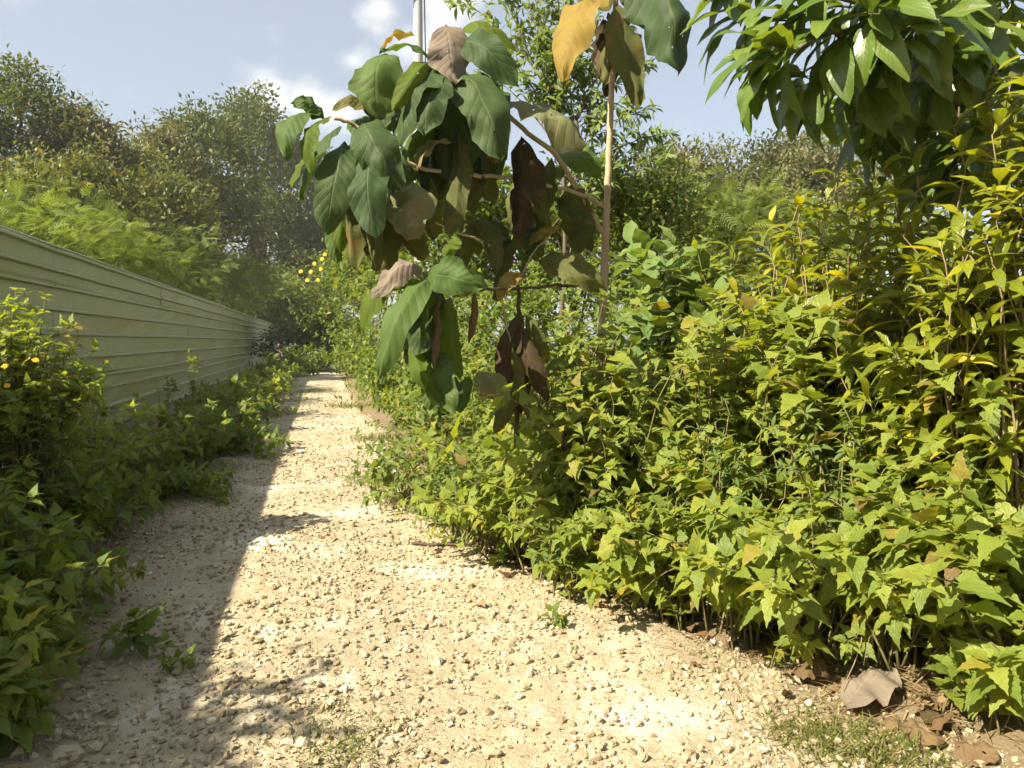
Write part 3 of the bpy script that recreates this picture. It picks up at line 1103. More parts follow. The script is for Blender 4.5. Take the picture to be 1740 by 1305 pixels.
# velvety broad leaved shrub and its two small relatives
shrub('broad_leaved_shrub', 'pale velvety broad leaved shrub just right of the slender teak trunk', 'shrub', None, 1130, 6.6, 2.75, 0.62, 26, 'velvet', 0.39, 300, 9, 210, 'whorl', zlow=0.55, stem_r=0.009)
shrub('broad_leaved_seedling', 'seedling with a few broad soft leaves at the path edge', 'seedling', None, 752, 6.3, 0.42, 0.16, 2, 'velvet', 0.30, 300, 5, 211, 'whorl')
shrub('broad_leaved_seedling', 'broad leaved seedling poking out of the weeds below the teak trunk', 'seedling', None, 1005, 5.2, 1.0, 0.2, 3, 'velvet', 0.26, 300, 6, 212, 'whorl', zlow=0.8)

for i, (px, d, h, lab) in enumerate(((805, 5.9, 0.95, 'fine leaved weed beside the broad leaved seedling'), (1000, 4.65, 0.95, 'fine leaved weed among the toothed weeds, nearest the arching dry stem'),
                                     (1215, 4.35, 1.25, 'fine leaved weed in the middle of the front thicket'), (1450, 3.95, 1.3, 'fine leaved weed above the large grey dry leaf'))):
    shrub('fine_leaved_weed', lab, 'weed', 'fine leaved weeds mixed into the thicket', px, d, h, 0.40, 34, 'airy', 0.095, 300, 9, 215 + i, zlow=0.35, t0=0.3)

# small shoots standing in front of the thicket
shoots = [
    (975, 4.45, 0.30, 'single weed shoot standing on the gravel under the arching dry stem', 'weed'),
    (937, 4.1, 0.16, 'tiny dull weed seedling out on the sunlit gravel', 'weedg'),
    (1160, 4.05, 0.34, 'drooping shoot at the tip of the long trailing stem', 'weed'),
    (1275, 3.85, 0.34, 'second drooping shoot along the long trailing stem', 'weed'),
    (1322, 3.6, 0.20, 'low shoot just left of the curled brown leaf', 'weed'),
    (1640, 3.05, 0.30, 'low shoot above the tan dry leaves at the lower right', 'weed'),
    (1715, 2.95, 0.26, 'weed shoot in the lower right corner', 'weed'),
    (850, 5.25, 0.22, 'small dull shoot on the gravel left of the thicket edge', 'weedg'),
    (215, 3.75, 0.26, 'small weed seedling in the shade on the left side of the path', 'weedg'),
    (272, 3.6, 0.17, 'smaller weed seedling nearer the middle of the shaded path', 'weedg'),
    (258, 7.3, 0.34, 'sunlit little weed tuft at the left edge of the path', 'weed'),
]
for i, (px, d, h, lab, kd) in enumerate(shoots):
    shrub('weed_shoot', lab, 'weed', 'single weed shoots beside the path', px, d, h, 0.10, 3 if d < 7 else 9, kd, (0.145 if h > 0.24 else 0.09) if d < 7 else 0.13, 300, 3, 230 + i, zlow=0.8, stem_r=0.004, rosette=5)

# --- left hand bushes
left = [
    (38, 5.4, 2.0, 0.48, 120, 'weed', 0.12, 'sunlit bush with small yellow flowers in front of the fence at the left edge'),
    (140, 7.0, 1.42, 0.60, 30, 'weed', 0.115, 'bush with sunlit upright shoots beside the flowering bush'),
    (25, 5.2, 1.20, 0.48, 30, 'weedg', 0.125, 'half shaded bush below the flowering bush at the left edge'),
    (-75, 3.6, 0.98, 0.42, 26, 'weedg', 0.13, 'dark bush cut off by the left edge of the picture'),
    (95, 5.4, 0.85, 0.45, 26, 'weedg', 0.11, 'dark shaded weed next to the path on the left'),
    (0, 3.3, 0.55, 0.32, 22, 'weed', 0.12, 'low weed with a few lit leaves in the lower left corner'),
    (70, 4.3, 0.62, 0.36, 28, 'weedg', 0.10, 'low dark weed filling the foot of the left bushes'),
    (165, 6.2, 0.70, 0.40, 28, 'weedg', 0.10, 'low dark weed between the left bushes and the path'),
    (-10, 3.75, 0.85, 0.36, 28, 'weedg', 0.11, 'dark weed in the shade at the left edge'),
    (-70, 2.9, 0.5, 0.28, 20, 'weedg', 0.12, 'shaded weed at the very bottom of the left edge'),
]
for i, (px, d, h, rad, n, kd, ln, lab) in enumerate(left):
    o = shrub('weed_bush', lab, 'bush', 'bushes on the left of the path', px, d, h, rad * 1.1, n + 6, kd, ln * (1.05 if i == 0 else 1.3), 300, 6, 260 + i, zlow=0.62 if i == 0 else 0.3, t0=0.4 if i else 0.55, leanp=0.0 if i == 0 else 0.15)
    if i == 0:
        off = np.array(o.location)
        for j, (fx, fy) in enumerate(((60, 612), (8, 622), (12, 655))):
            flower(o, off, at(fx, fy, 4.9), 0.05, (0.1, -0.7, 0.5), j)

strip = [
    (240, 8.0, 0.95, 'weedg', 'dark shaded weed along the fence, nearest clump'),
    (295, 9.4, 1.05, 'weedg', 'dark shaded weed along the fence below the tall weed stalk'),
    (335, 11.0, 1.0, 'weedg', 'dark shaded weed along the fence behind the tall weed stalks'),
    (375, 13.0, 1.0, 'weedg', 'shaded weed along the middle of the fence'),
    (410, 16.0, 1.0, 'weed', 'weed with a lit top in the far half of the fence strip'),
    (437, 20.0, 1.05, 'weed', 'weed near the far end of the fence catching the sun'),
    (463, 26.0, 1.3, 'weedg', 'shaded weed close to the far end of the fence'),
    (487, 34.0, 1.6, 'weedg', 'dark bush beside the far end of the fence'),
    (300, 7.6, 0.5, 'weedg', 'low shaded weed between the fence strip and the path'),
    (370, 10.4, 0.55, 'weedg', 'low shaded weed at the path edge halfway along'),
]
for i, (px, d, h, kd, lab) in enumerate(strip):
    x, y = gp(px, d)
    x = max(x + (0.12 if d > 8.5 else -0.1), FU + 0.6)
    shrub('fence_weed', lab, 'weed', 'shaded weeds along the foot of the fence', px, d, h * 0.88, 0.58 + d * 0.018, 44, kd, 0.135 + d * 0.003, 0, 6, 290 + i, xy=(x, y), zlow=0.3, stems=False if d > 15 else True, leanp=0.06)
for i, (px, d, h, lab) in enumerate(((278, 9.3, 1.62, 'tall thin weed stalk standing against the fence'), (326, 10.2, 1.52, 'second tall weed stalk against the fence, farther along'))):
    shrub('weed_stalk', lab, 'weed', None, px, d, h, 0.10, 3, 'weedg', 0.12, 300, 9, 320 + i, zlow=0.75)

for i, (px, d, h, lab) in enumerate(((541, 39.5, 2.0, 'shaded low weed closing the far end of the path'), (527, 35.0, 1.5, 'shaded low weed at the left of the far end of the path'))):
    shrub('fence_weed', lab, 'weed', 'shaded weeds along the foot of the fence', px, d, h, 1.1, 60, 'weedg', 0.24, 0, 6, 330 + i, zlow=0.1, stems=False, leanp=0.05)

# --- hedge of vines and shrubs right of the path farther on
hedge = [
    (705, 10.3, 1.25, 0.75, 'leafy low growth where the path narrows beyond the teak'),
    (672, 12.2, 0.9, 0.6, 'low leafy growth spilling onto the gravel past the narrow part'),
    (640, 13.6, 1.45, 0.8, 'sunlit low growth along the right side of the path'),
    (608, 18.0, 1.7, 0.9, 'sunlit low hedge right of the path, middle distance'),
    (592, 24.0, 2.1, 1.0, 'sunlit low hedge right of the path towards its far end'),
    (578, 31.0, 3.0, 1.2, 'bushy growth right of the far end of the path'),
    (568, 40.0, 3.6, 1.5, 'sunlit bush where the path disappears'),
    (800, 12.0, 2.9, 1.0, 'leafy shrub behind the lower teak leaves'),
    (905, 10.6, 2.8, 0.9, 'leafy shrub behind the dead hanging leaves'),
    (1010, 10.0, 2.8, 0.9, 'leafy shrub behind the slender teak trunk'),
    (720, 14.0, 3.6, 1.2, 'vine covered shrub behind the hanging teak leaves'),
    (640, 20.0, 4.3, 1.4, 'tall vine covered shrub left of the hanging teak leaves'),
    (1110, 9.4, 2.6, 0.8, 'leafy shrub behind the velvety broad leaved shrub'),
    (1240, 10.5, 2.9, 1.1, 'green shrub in the gap behind the yellow bushes'),
    (1360, 9.2, 2.8, 1.0, 'green shrub behind the middle yellow bushes'),
    (1500, 7.5, 2.9, 0.9, 'green shrub deep behind the thicket at the right'),
    (1640, 6.0, 2.7, 0.9, 'shaded green shrub under the mango tree'),
    (1570, 6.8, 3.1, 1.0, 'shaded green shrub deep under the mango branch'),
    (1720, 6.4, 3.2, 1.0, 'shaded green shrub in front of the mango trunk'),
    (1790, 5.6, 2.8, 0.9, 'shaded green shrub behind the bushes at the right edge'),
]
for i, (px, d, h, rad, lab) in enumerate(hedge):
    x, y = gp(px, d)
    if px < 750:
        x += rad * 0.6
    shrub('hedge_shrub', lab, 'shrub', 'shrubs of the hedge right of the path', px, d, h, rad, int(48 + 17 * h), 'small', 0.122 + 0.004 * d, 0, 9, 340 + i, xy=(x, y), zlow=0.12, stems=False, t0=0.3)


# ------------------------------------------------------------------ trees
def crown_pts(r, n_clump, per, rx, ry, rz, cs, hollow=0.55):
    """leaf positions in clumps spread through an uneven ellipsoid"""
    u = unit(r.normal(0, 1, (n_clump, 3)))
    u[:, 2] = np.where(u[:, 2] < -0.35, -u[:, 2], u[:, 2])
    rad = hollow + (1 - hollow) * r.random(n_clump) ** 0.5
    rad = rad * (0.85 + 0.3 * r.random(n_clump))
    c = u * rad[:, None] * np.array([rx, ry, rz])
    p = np.repeat(c, per, 0) + r.normal(0, 1, (n_clump * per, 3)) * cs * np.array([1, 1, 0.7])
    return c, p


BANK = {}


def tree(name, label, cat, group, x, y, h, rx, rz, kind, ln, n_clump, per, seed, mat_bark=None, cs=0.45, tr=0.12, bank=2):
    r = np.random.default_rng(seed)
    bz = float(ground_z(x, y))
    root = empty(name, (x, y, bz), label, cat, group)
    cz = h - rz
    c, p = crown_pts(r, n_clump, per, rx, rx, rz, cs)
    pl = p.copy()
    pl[:, 2] = np.maximum(pl[:, 2], 0.15 - cz)
    c[:, 2] += cz
    mb = mat_bark or M_bark
    top = np.array([r.normal(0, 0.3), r.normal(0, 0.3), cz + rz * 0.35])
    tp = smooth_path([(0, 0, -0.1), (r.normal(0, .15), r.normal(0, .15), cz * 0.4), (top[0] * .6, top[1] * .6, cz * 0.8), top], 9)
    tube('trunk', tp, np.linspace(tr, tr * 0.3, 9), mb, root, 6)
    for i in r.choice(n_clump, min(8, n_clump), replace=False):
        s = tp[r.integers(4, 8)]
        tube('limb', bez(s, s * 0.5 + c[i] * 0.5 + np.array([0, 0, 0.3]), c[i], 6), np.linspace(tr * 0.4, tr * 0.08, 6), mb, root, 6)
    lst = BANK.setdefault((name, kind), [])
    if len(lst) < bank:
        p = pl
        d = unit(p) * 0.7 + r.normal(0, 0.55, p.shape) + np.array([0, 0, -0.15])
        nr = UZ * 0.8 + SUN_DIR * 0.5 + r.normal(0, 0.5, p.shape)
        M = frames(p, d, nr, ln * r.uniform(0.6, 1.25, len(p)))
        mat, tpls, ms = KINDS[kind]
        pick = r.integers(len(tpls), size=len(p))
        V, Q, U, R, k = [], [], [], [], 0
        for t in range(len(tpls)):
            v, q, u, rr = spread(*tpls[t], M[pick == t], r.random((pick == t).sum()))
            V.append(v); Q.append(q + k); U.append(u); R.append(rr)
            k += len(v)
        me = mesh_np('crown', np.vstack(V), np.vstack(Q), np.vstack(U), np.concatenate(R), mat)
        lst.append((me, rx, rz))
        o = link('crown', me, root)
        o.location = (0, 0, cz)
    else:
        me, rx0, rz0 = lst[seed % len(lst)]
        o = link('crown', me, root)
        o.location = (0, 0, cz)
        o.scale = (rx / rx0, rx / rx0, rz / rz0)
        o.rotation_euler = (0, 0, r.uniform(0, 6.28))
    tag(o, kind='stuff')
    return root


# feathery compound leaf for the trees over the fence
def frond_tpl(seed):
    r = np.random.default_rng(seed)
    v, q, u = [], [], []
    n = 6
    droop = r.uniform(0.2, 0.5)

    def strip(p0, p1, p2, w):
        k = len(v)
        for p, ww in ((p0, w * 0.9), (p2, w * 0.5)):
            side = unit(cross(np.array(p2) - np.array(p0), UZ)) * ww
            v.append(np.array(p) - side); v.append(np.array(p) + side)
            u.append((0, 0.2)); u.append((1, 0.2))
        q.append((k, k + 1, k + 3, k + 2))
    for i in range(n):
        t = 0.2 + 0.75 * i / (n - 1)
        b = np.array([0, t, -droop * t * t])
        L = 0.42 * (1 - 0.35 * abs(t - 0.55)) * r.uniform(0.85, 1.1)
        for s in (-1, 1):
            dr = np.array([s * 0.85, 0.5, -0.1])
            strip(b, b + dr * L * 0.5, b + dr * L + np.array([0, 0, -0.12 * L]), 0.042)
    strip(np.array([0, 0, 0.0]), np.array([0, 0.5, -droop * .25]), np.array([0, 1.0, -droop]), 0.012)
    return np.array(v), np.array(q), np.array(u)


add_kind('leuc', M_leuc, [frond_tpl(k) for k in range(4)])
leuc = [
    (-70, 11.0, 352, 'feathery tree over the fence cut off by the left edge'),
    (25, 13.5, 344, 'feathery bright green tree rising over the fence near the left edge'),
    (115, 16.5, 354, 'feathery bright green tree over the fence, second from the left edge'),
    (205, 21.5, 370, 'feathery tree over the fence, third from the left edge'),
    (290, 29.0, 400, 'feathery tree over the fence, middle of the row'),
    (355, 39.0, 427, 'feathery tree over the fence in front of the dark crowned tree'),
    (412, 54.0, 450, 'feathery tree over the far part of the fence'),
    (455, 68.0, 470, 'feathery tree at the far end of the fence'),
    (492, 72.0, 492, 'last feathery tree past the end of the fence'),
]
for i, (px, d, py, lab) in enumerate(leuc):
    x, y = gp(px, d)
    h = CAM_H + (580 - py) / FPX * d
    tree('feathery_tree', lab, 'tree', 'feathery trees behind the fence', min(x, -6.0) if d < 65 else x, y, h, 1.25 + d * 0.032, min(1.3 + d * 0.02, h * 0.45), 'leuc', 0.20 + d * 0.006, 70, 26, 400 + i, cs=0.26 + 0.006 * d, tr=0.07)

dark = [
    (55, 36.0, 108, 95, 'olive', 'tall dark tree with ragged top at the left edge'),
    (-70, 34.0, 135, 90, 'olive', 'dark tree cut off by the left edge behind the fence'),
    (145, 36.0, 192, 75, 'brownish', 'brownish tree right of the tall dark one at the left'),
    (215, 40.0, 225, 70, 'oliveg', 'lower olive tree at the bottom of the skyline dip'),
    (285, 46.0, 222, 75, 'brownish', 'olive tree left of the twin topped dark tree'),
    (355, 52.0, 172, 80, 'olive', 'left half of the twin topped dark tree pair'),
    (440, 76.0, 158, 85, 'olive', 'taller right half of the twin topped dark tree pair'),
    (505, 84.0, 225, 80, 'olive', 'dark tree behind the leftmost teak leaves'),
    (60, 25.0, 265, 95, 'oliveg', 'olive green tree between the feathery row and the tall left tree'),
    (165, 28.0, 268, 85, 'oliveg', 'olive green tree below the skyline dip'),
    (270, 36.0, 285, 85, 'oliveg', 'olive green tree below the twin topped pair'),
    (370, 56.0, 290, 80, 'brownish', 'brown tinged tree at the foot of the twin topped pair'),
    (455, 74.0, 300, 75, 'olive', 'dark low tree by the far end of the fence'),
    (515, 74.0, 410, 70, 'olive', 'dark tree closing the view left of the path end'),
    (560, 80.0, 330, 80, 'oliveg', 'tree behind the bend at the far end of the path'),
]
for i, (px, d, py, rpx, kd, lab) in enumerate(dark):
    x, y = gp(px, d)
    h = CAM_H + (580 - py) / FPX * d
    rx = rpx / FPX * d
    rz = min(h * 0.48, rx * 1.7)
    tree('dense_tree', lab, 'tree', 'dark trees on the skyline at the left', x, y, h * 0.97, rx, rz, kd, 0.13 + 0.0045 * d, 120, 62, 430 + i, cs=0.12 + 0.0075 * d, tr=0.004 * d + 0.05)
for i, (px, d, h, lab) in enumerate([(492, 60.0, 5.0, 'dark low bush at the end of the fence'), (550, 44.0, 3.4, 'dark low bush in the shade where the path ends'), (512, 40.0, 2.3, 'dark low bush left of the far end of the path'), (452, 70.0, 7.0, 'low bush filling the gap under the last feathery trees'), (425, 62.0, 5.5, 'low bush showing over the far part of the fence')]):
    x, y = gp(px, d)
    tree('low_bush', lab, 'bush', 'dark bushes closing the path', x, y, h, 2.2, h * 0.45, 'olive', 0.34, 60, 40, 460 + i, cs=0.4, tr=0.06)

# distance on the right
for i, (px, d, py, rx, kd, lab) in enumerate([
    (1150, 40.0, 262, 3.0, 'brownish', 'far brown tree line tree nearest the airy tree'),
    (1235, 44.0, 275, 3.2, 'brownish', 'far brownish tree below the gap of sky'),
    (1320, 42.0, 250, 3.0, 'brownish', 'far brown tree under the tips of the mango leaves'),
    (1405, 38.0, 245, 3.0, 'brownish', 'far sunlit brown tree with dry top beside the mango leaves'),
    (1500, 36.0, 270, 3.0, 'oliveg', 'far tree hidden behind the mango branch'),
]):
    x, y = gp(px, d)
    h = CAM_H + (580 - py) / FPX * d + 0.1
    tree('far_tree', lab, 'tree', 'far trees in the gap at the right', x, y, h, rx, min(h * 0.45, 4.0), kd, 0.30, 110, 70, 470 + i, cs=0.45, tr=0.16)
for i, (px, d, py, lab) in enumerate([(1175, 19.0, 335, 'feathery tree in the gap right of the airy tree'), (1290, 18.0, 340, 'feathery tree in the gap below the mango leaf tips')]):
    x, y = gp(px, d)
    tree('feathery_tree', lab, 'tree', 'feathery trees in the gap at the right', x, y, CAM_H + (580 - py) / FPX * d, 2.0, 1.9, 'leuc', 0.45, 60, 16, 480 + i, cs=0.45, tr=0.07)
for i, (px, d, py, rx, lab) in enumerate([
    (552, 46.0, 400, 2.0, 'bright green tree overhanging the far end of the path'),
    (585, 30.0, 360, 1.8, 'bright green shrub tree left of the hanging teak leaves'),
    (655, 21.0, 290, 1.7, 'bright green shrub tree behind the hanging teak leaves'),
    (735, 14.5, 225, 1.35, 'green shrub tree behind the topmost teak leaves'),
    (815, 16.0, 300, 1.5, 'green shrub tree behind the middle of the teak'),
    (905, 14.0, 310, 1.3, 'green shrub tree behind the pale teak branch'),
    (1000, 13.0, 290, 1.2, 'green shrub tree behind the slender teak trunk'),
    (1085, 12.5, 275, 1.0, 'dark green shrub tree right of the slender teak trunk')]):
    x, y = gp(px, d)
    if px < 700:
        x += rx * 0.85
    h = CAM_H + (580 - py) / FPX * d
    tree('shrub_tree', lab, 'tree', 'bright shrub trees right of the path', x, y, h, rx, h * 0.42, 'small', 0.12 + 0.004 * d, 90, 46, 490 + i, cs=0.28, tr=0.06)

# tree just out of frame behind the fence, its shade falls over the near left of the path
tree('dense_tree', 'leafy tree behind the fence just outside the left edge of the picture', 'tree', None, -5.35, 1.5, 4.1, 1.1, 1.1, 'oliveg', 0.2, 90, 70, 520, cs=0.25, tr=0.1)

for i, (x, y, h, rx, lab) in enumerate(((-10.5, 0.5, 7.2, 2.4, 'behind the fence left of the picture'), (-11.5, -6.5, 8.0, 2.8, 'behind the fence, left of and behind the viewpoint'), (-5.5, -12.0, 8.5, 2.8, 'behind the viewpoint on the left'),  # unseen trees added to hold back sky light and deepen the shade
                                   (1.5, -13.0, 8.5, 2.8, 'right behind the viewpoint'), (7.0, -7.5, 7.5, 2.6, 'behind the viewpoint on the right'), (9.5, -1.0, 7.5, 2.6, 'right of the viewpoint'))):
    tree('dense_tree', 'added leafy tree outside the picture to block sky light, ' + lab, 'tree', 'added trees blocking sky light', x, y, h, rx, h * 0.46, 'oliveg', 0.26, 120, 75, 530 + i, cs=0.35, tr=0.15)


# airy tree behind the teak: thin arching limbs with small pointed leaves
def airy_tree():
    r = np.random.default_rng(77)
    x, y = gp(955, 11.4)
    base = np.array([x, y, float(ground_z(x, y))])
    root = empty('airy_tree', base, 'slender airy tree with small pointed leaves rising behind the teak', 'tree')
    D = 11.4
    tips = [(800, 10), (830, -60), (870, -110), (900, -40), (930, -120), (960, 40), (985, -60), (1005, 60), (1040, 110), (1075, 150), (1100, 190), (1115, 230), (1080, 260), (1010, 200), (850, 90),
            (890, 60), (940, 150), (1060, 60), (1100, 120), (980, 130), (920, 20), (1125, 285), (1000, 300), (830, 130)]
    fork = at(960, 420, D)
    tube('trunk', smooth_path([base, at(950, 620, D), fork, at(955, 250, D), at(945, 90, D)], 12), np.linspace(0.045, 0.018, 12), M_bark, root, 6, base)
    P, DD, NR, LN = [], [], [], []
    for (px, py) in tips:
        tip = at(px, py, D + r.normal(0, 0.6))
        s = at(955 + r.normal(0, 12), r.uniform(max(py + 60, 120), max(py + 160, 330)), D)
        pts = bez(s, s * 0.45 + tip * 0.55 + np.array([0, 0, 0.25]), tip, 9)
        tube('limb', pts, np.linspace(0.014, 0.004, 9), M_bark, root, 4, base)
        for b in range(10):
            i = r.integers(2, 9)
            q0 = pts[i]
            dv = unit(pts[min(i, 8)] - pts[max(i - 2, 0)]) * 0.5 + r.normal(0, 0.5, 3) + np.array([0, 0, 0.15])
            q1 = q0 + unit(dv) * r.uniform(0.25, 0.55)
            tw = bez(q0, (q0 + q1) / 2 + np.array([0, 0, 0.06]), q1, 6)
            tube('twig', tw, np.linspace(0.005, 0.002, 6), M_bark, root, 4, base)
            for t in range(16):
                a = r.random() * 5
                k = min(int(a), 4)
                p = tw[k] * (1 - (a - k)) + tw[k + 1] * (a - k)
                P.append(p)
                DD.append(unit(q1 - q0) * 0.5 + r.normal(0, 0.6, 3) + np.array([0, 0, 0.05]))
                NR.append(UZ * 0.7 + SUN_DIR * 0.6 + r.normal(0, 0.45, 3))
                LN.append(r.uniform(0.14, 0.24))
    add_leaves(root, base, 'airy', frames(np.array(P), np.array(DD), np.array(NR), np.array(LN)), 300)


airy_tree()


# ------------------------------------------------------------------ mango tree at the upper right
def mango_tree():
    r = np.random.default_rng(31)
    x, y = gp(1830, 5.2)
    base = np.array([x, y, float(ground_z(x, y))])
    root = empty('mango_tree', base, 'mango tree with long glossy drooping leaves filling the upper right', 'tree')
    top = at(1700, 60, 4.9)
    tp = smooth_path([base, at(1820, 560, 5.2), at(1780, 300, 5.1), top, at(1620, -250, 4.7)], 14)
    tube('trunk', tp, np.linspace(0.085, 0.035, 14), M_bark, root, 6, base)
    # (px, py, depth) of the branch ends, each with a whorl of hanging leaves
    ends = [(1300, 95, 3.5), (1345, 40, 3.6), (1275, 30, 3.9), (1372, 150, 3.7), (1340, 95, 3.3), (1420, 60, 3.5), (1475, 25, 3.4), (1520, 75, 3.5), (1450, 120, 3.8), (1400, 175, 4.2),
            (1500, 150, 4.1), (1560, 40, 3.5), (1610, 100, 3.7), (1560, 170, 4.3), (1600, 220, 4.5), (1480, 210, 4.5), (1660, 60, 3.9), (1700, 130, 4.2), (1240, -40, 3.9), (1390, -30, 3.6), (1310, -60, 4.0),
            (1500, -50, 3.5), (1620, -30, 3.7), (1720, 0, 3.9), (1540, 110, 4.8), (1440, 190, 5.0), (1640, 170, 4.9), (1680, 250, 4.4), (1430, -90, 4.4), (1570, -100, 4.2), (1700, -80, 4.2), (1350, 130, 4.3),
            (1460, 160, 4.6), (1520, 215, 4.9), (1590, 140, 5.1), (1490, 90, 4.4), (1625, 270, 4.3), (1420, 10, 4.2), (1650, -10, 4.4), (1740, 200, 4.6), (1590, 300, 4.7), (1670, 310, 5.0), (1560, 250, 5.2)]
    P, D, NR, LN = [], [], [], []
    for (px, py, d) in ends:
        e = at(px, py, d)
        s = tp[r.integers(8, 13)]
        pts = bez(s, s * 0.45 + e * 0.55 + np.array([0, 0, 0.18]), e, 8)
        tube('limb', pts, np.linspace(0.022, 0.006, 8), M_bark, root, 6, base)
        tg = unit(pts[-1] - pts[-3])
        az = r.uniform(0, 6.28)
        n = 10 if px < 1430 else 13
        for k in range(n):
            th = az + k * 2.4
            a = unit(cross(tg, UZ))
            b = cross(tg, a)
            dd = (math.cos(th) * a + math.sin(th) * b) * r.uniform(0.5, 1.0) + tg * r.uniform(0.1, 0.7) + np.array([-0.12, 0, -0.2])
            if px < 1430:
                dd = dd * 0.8 - CR * 0.55
            P.append(e - tg * 0.13 * k / n)
            D.append(dd + r.normal(0, 0.1, 3))
            NR.append(UZ * 0.8 + SUN_DIR * 0.55 + tg * 0.3 + r.normal(0, 0.2, 3))
            LN.append(r.uniform(0.32, 0.46) * (1.0 if k > 2 else 0.7))
    M = frames(np.array(P), np.array(D), np.array(NR), np.array(LN))
    add_leaves(root, base, 'mango', M, 300)


mango_tree()


# ------------------------------------------------------------------ teak sapling with huge drooping leaves
def teak_mat(name, a, b, under, under_f=0.6, trans=0.3, rough=0.62, blotch=None, tr=(1.9, 1.8, 0.5), vein=(0.2, 0.24, 0.1), spec=0.22):
    return leaf_mat('teak_' + name, [(0, a), (1, b)], under=under, under_f=under_f, rough=rough, trans=trans, tr_col=tr, vein=vein, vein_f=0.24, nv=9.0, slant=0.42, spec=spec, blotch=blotch or ((0.15, 0.10, 0.04), 0.64, 0.5), holes=0.73,
                    blotch_scale=7.0, bump=0.5)


BR = (0.16, 0.085, 0.035)
TM = {
    'dark': teak_mat('dark', (0.035, 0.065, 0.02), (0.055, 0.09, 0.028), (0.09, 0.115, 0.06), trans=0.22, blotch=(BR, 0.72, 0.5)),
    'green': teak_mat('green', (0.06, 0.11, 0.028), (0.085, 0.135, 0.035), (0.12, 0.15, 0.08), trans=0.3, blotch=(BR, 0.70, 0.4)),
    'lime': teak_mat('lime', (0.095, 0.15, 0.018), (0.125, 0.17, 0.02), (0.14, 0.18, 0.05), trans=0.5),
    'pale': teak_mat('pale', (0.14, 0.16, 0.075), (0.18, 0.18, 0.09), (0.21, 0.20, 0.12), trans=0.22, rough=0.7, blotch=((0.24, 0.16, 0.07), 0.55, 0.7)),
    'olive': teak_mat('olive', (0.075, 0.085, 0.025), (0.11, 0.115, 0.035), (0.13, 0.125, 0.06), trans=0.3, rough=0.7, blotch=((0.18, 0.11, 0.04), 0.55, 0.8)),
    'yellow': teak_mat('yellow', (0.25, 0.20, 0.05), (0.32, 0.22, 0.05), (0.26, 0.20, 0.08), trans=0.35, rough=0.7, tr=(1.3, 1.1, 0.5), blotch=((0.22, 0.11, 0.035), 0.55, 0.8)),
    'brown': teak_mat('brown', (0.05, 0.036, 0.017), (0.085, 0.062, 0.03), (0.11, 0.085, 0.045), trans=0.15, rough=0.85, tr=(1.3, 1.0, 0.6), vein=(0.2, 0.13, 0.07), spec=0.15),
    'rust': teak_mat('rust', (0.13, 0.088, 0.046), (0.18, 0.122, 0.066), (0.20, 0.145, 0.085), trans=0.2, rough=0.85, tr=(1.3, 1.0, 0.6), vein=(0.3, 0.2, 0.12), spec=0.15),
    'grey': teak_mat('grey', (0.19, 0.155, 0.12), (0.235, 0.19, 0.15), (0.22, 0.18, 0.14), trans=0.15, rough=0.85, tr=(1.1, 1.0, 0.8), vein=(0.36, 0.30, 0.23), spec=0.15),
}


def big_leaf(B, T, hw, nhint, mat, arch=0.18, fold=0.35, wave=0.06, shape=0.45, seed=0, ragged=0.0, curl=0.0):
    """one large leaf between two points in space; v, q, uv"""
    r = np.random.default_rng(seed)
    B, T = np.asarray(B, float), np.asarray(T, float)
    L = np.linalg.norm(T - B)
    y = (T - B) / L
    x = unit(cross(y, nhint))
    z = cross(x, y)
    nr, nc = 15, 9
    V, UV = [], []
    p1, p2, p3 = r.uniform(0, 6.28, 3)
    tws = r.uniform(-0.7, 0.7)
    for i in range(nr):
        t = i / (nr - 1)
        if t < 0.04:
            w = 0.05
        else:
            s = (t - 0.04) / 0.96
            w = (math.sin(math.pi * s ** (math.log(0.5) / math.log(shape)))) ** 0.52 * (1 - 0.10 * s) + 0.012
        mid = B + y * L * t + z * L * arch * 4 * t * (1 - t) + x * L * 0.05 * math.sin(3 * t + p1)
        for c in np.linspace(-1, 1, nc):
            ww = w * hw * (1 + 0.06 * math.sin(11 * t + p2 + 2 * c) + (ragged * r.normal(0, 0.14) if abs(c) > 0.9 else 0))
            fa = fold * (1 - 0.35 * abs(c)) * (1 + 0.25 * math.sin(4 * t + p3)) + curl * abs(c)
            xx = c * ww * math.cos(fa)
            zz = -abs(c) * ww * math.sin(fa)
            zz += wave * hw * abs(c) ** 1.4 * (math.sin(16 * t + p1 + (1.3 if c > 0 else 0)) + 0.5 * math.sin(29 * t + p2))
            zz += 0.02 * hw * math.sin(math.pi * 9 * (t - 0.42 * 0.5 * abs(c)) * 2) * abs(c)
            zz += (0.16 + 0.5 * ragged) * hw * float(vnoise(t * 5.0 + seed * 3.1, c * 1.3 + seed * 1.7, 1.0, 2, seed)) * min(1, 2.5 * t)
            tw = tws * t
            xx, zz = xx * math.cos(tw) - zz * math.sin(tw), xx * math.sin(tw) + zz * math.cos(tw)
            V.append(mid + x * xx + z * zz)
            UV.append((0.5 + 0.5 * c, t))
    q = []
    for i in range(nr - 1):
        for j in range(nc - 1):
            a = i * nc + j
            q.append((a, a + 1, a + nc + 1, a + nc))
    return np.array(V), np.array(q), np.array(UV)


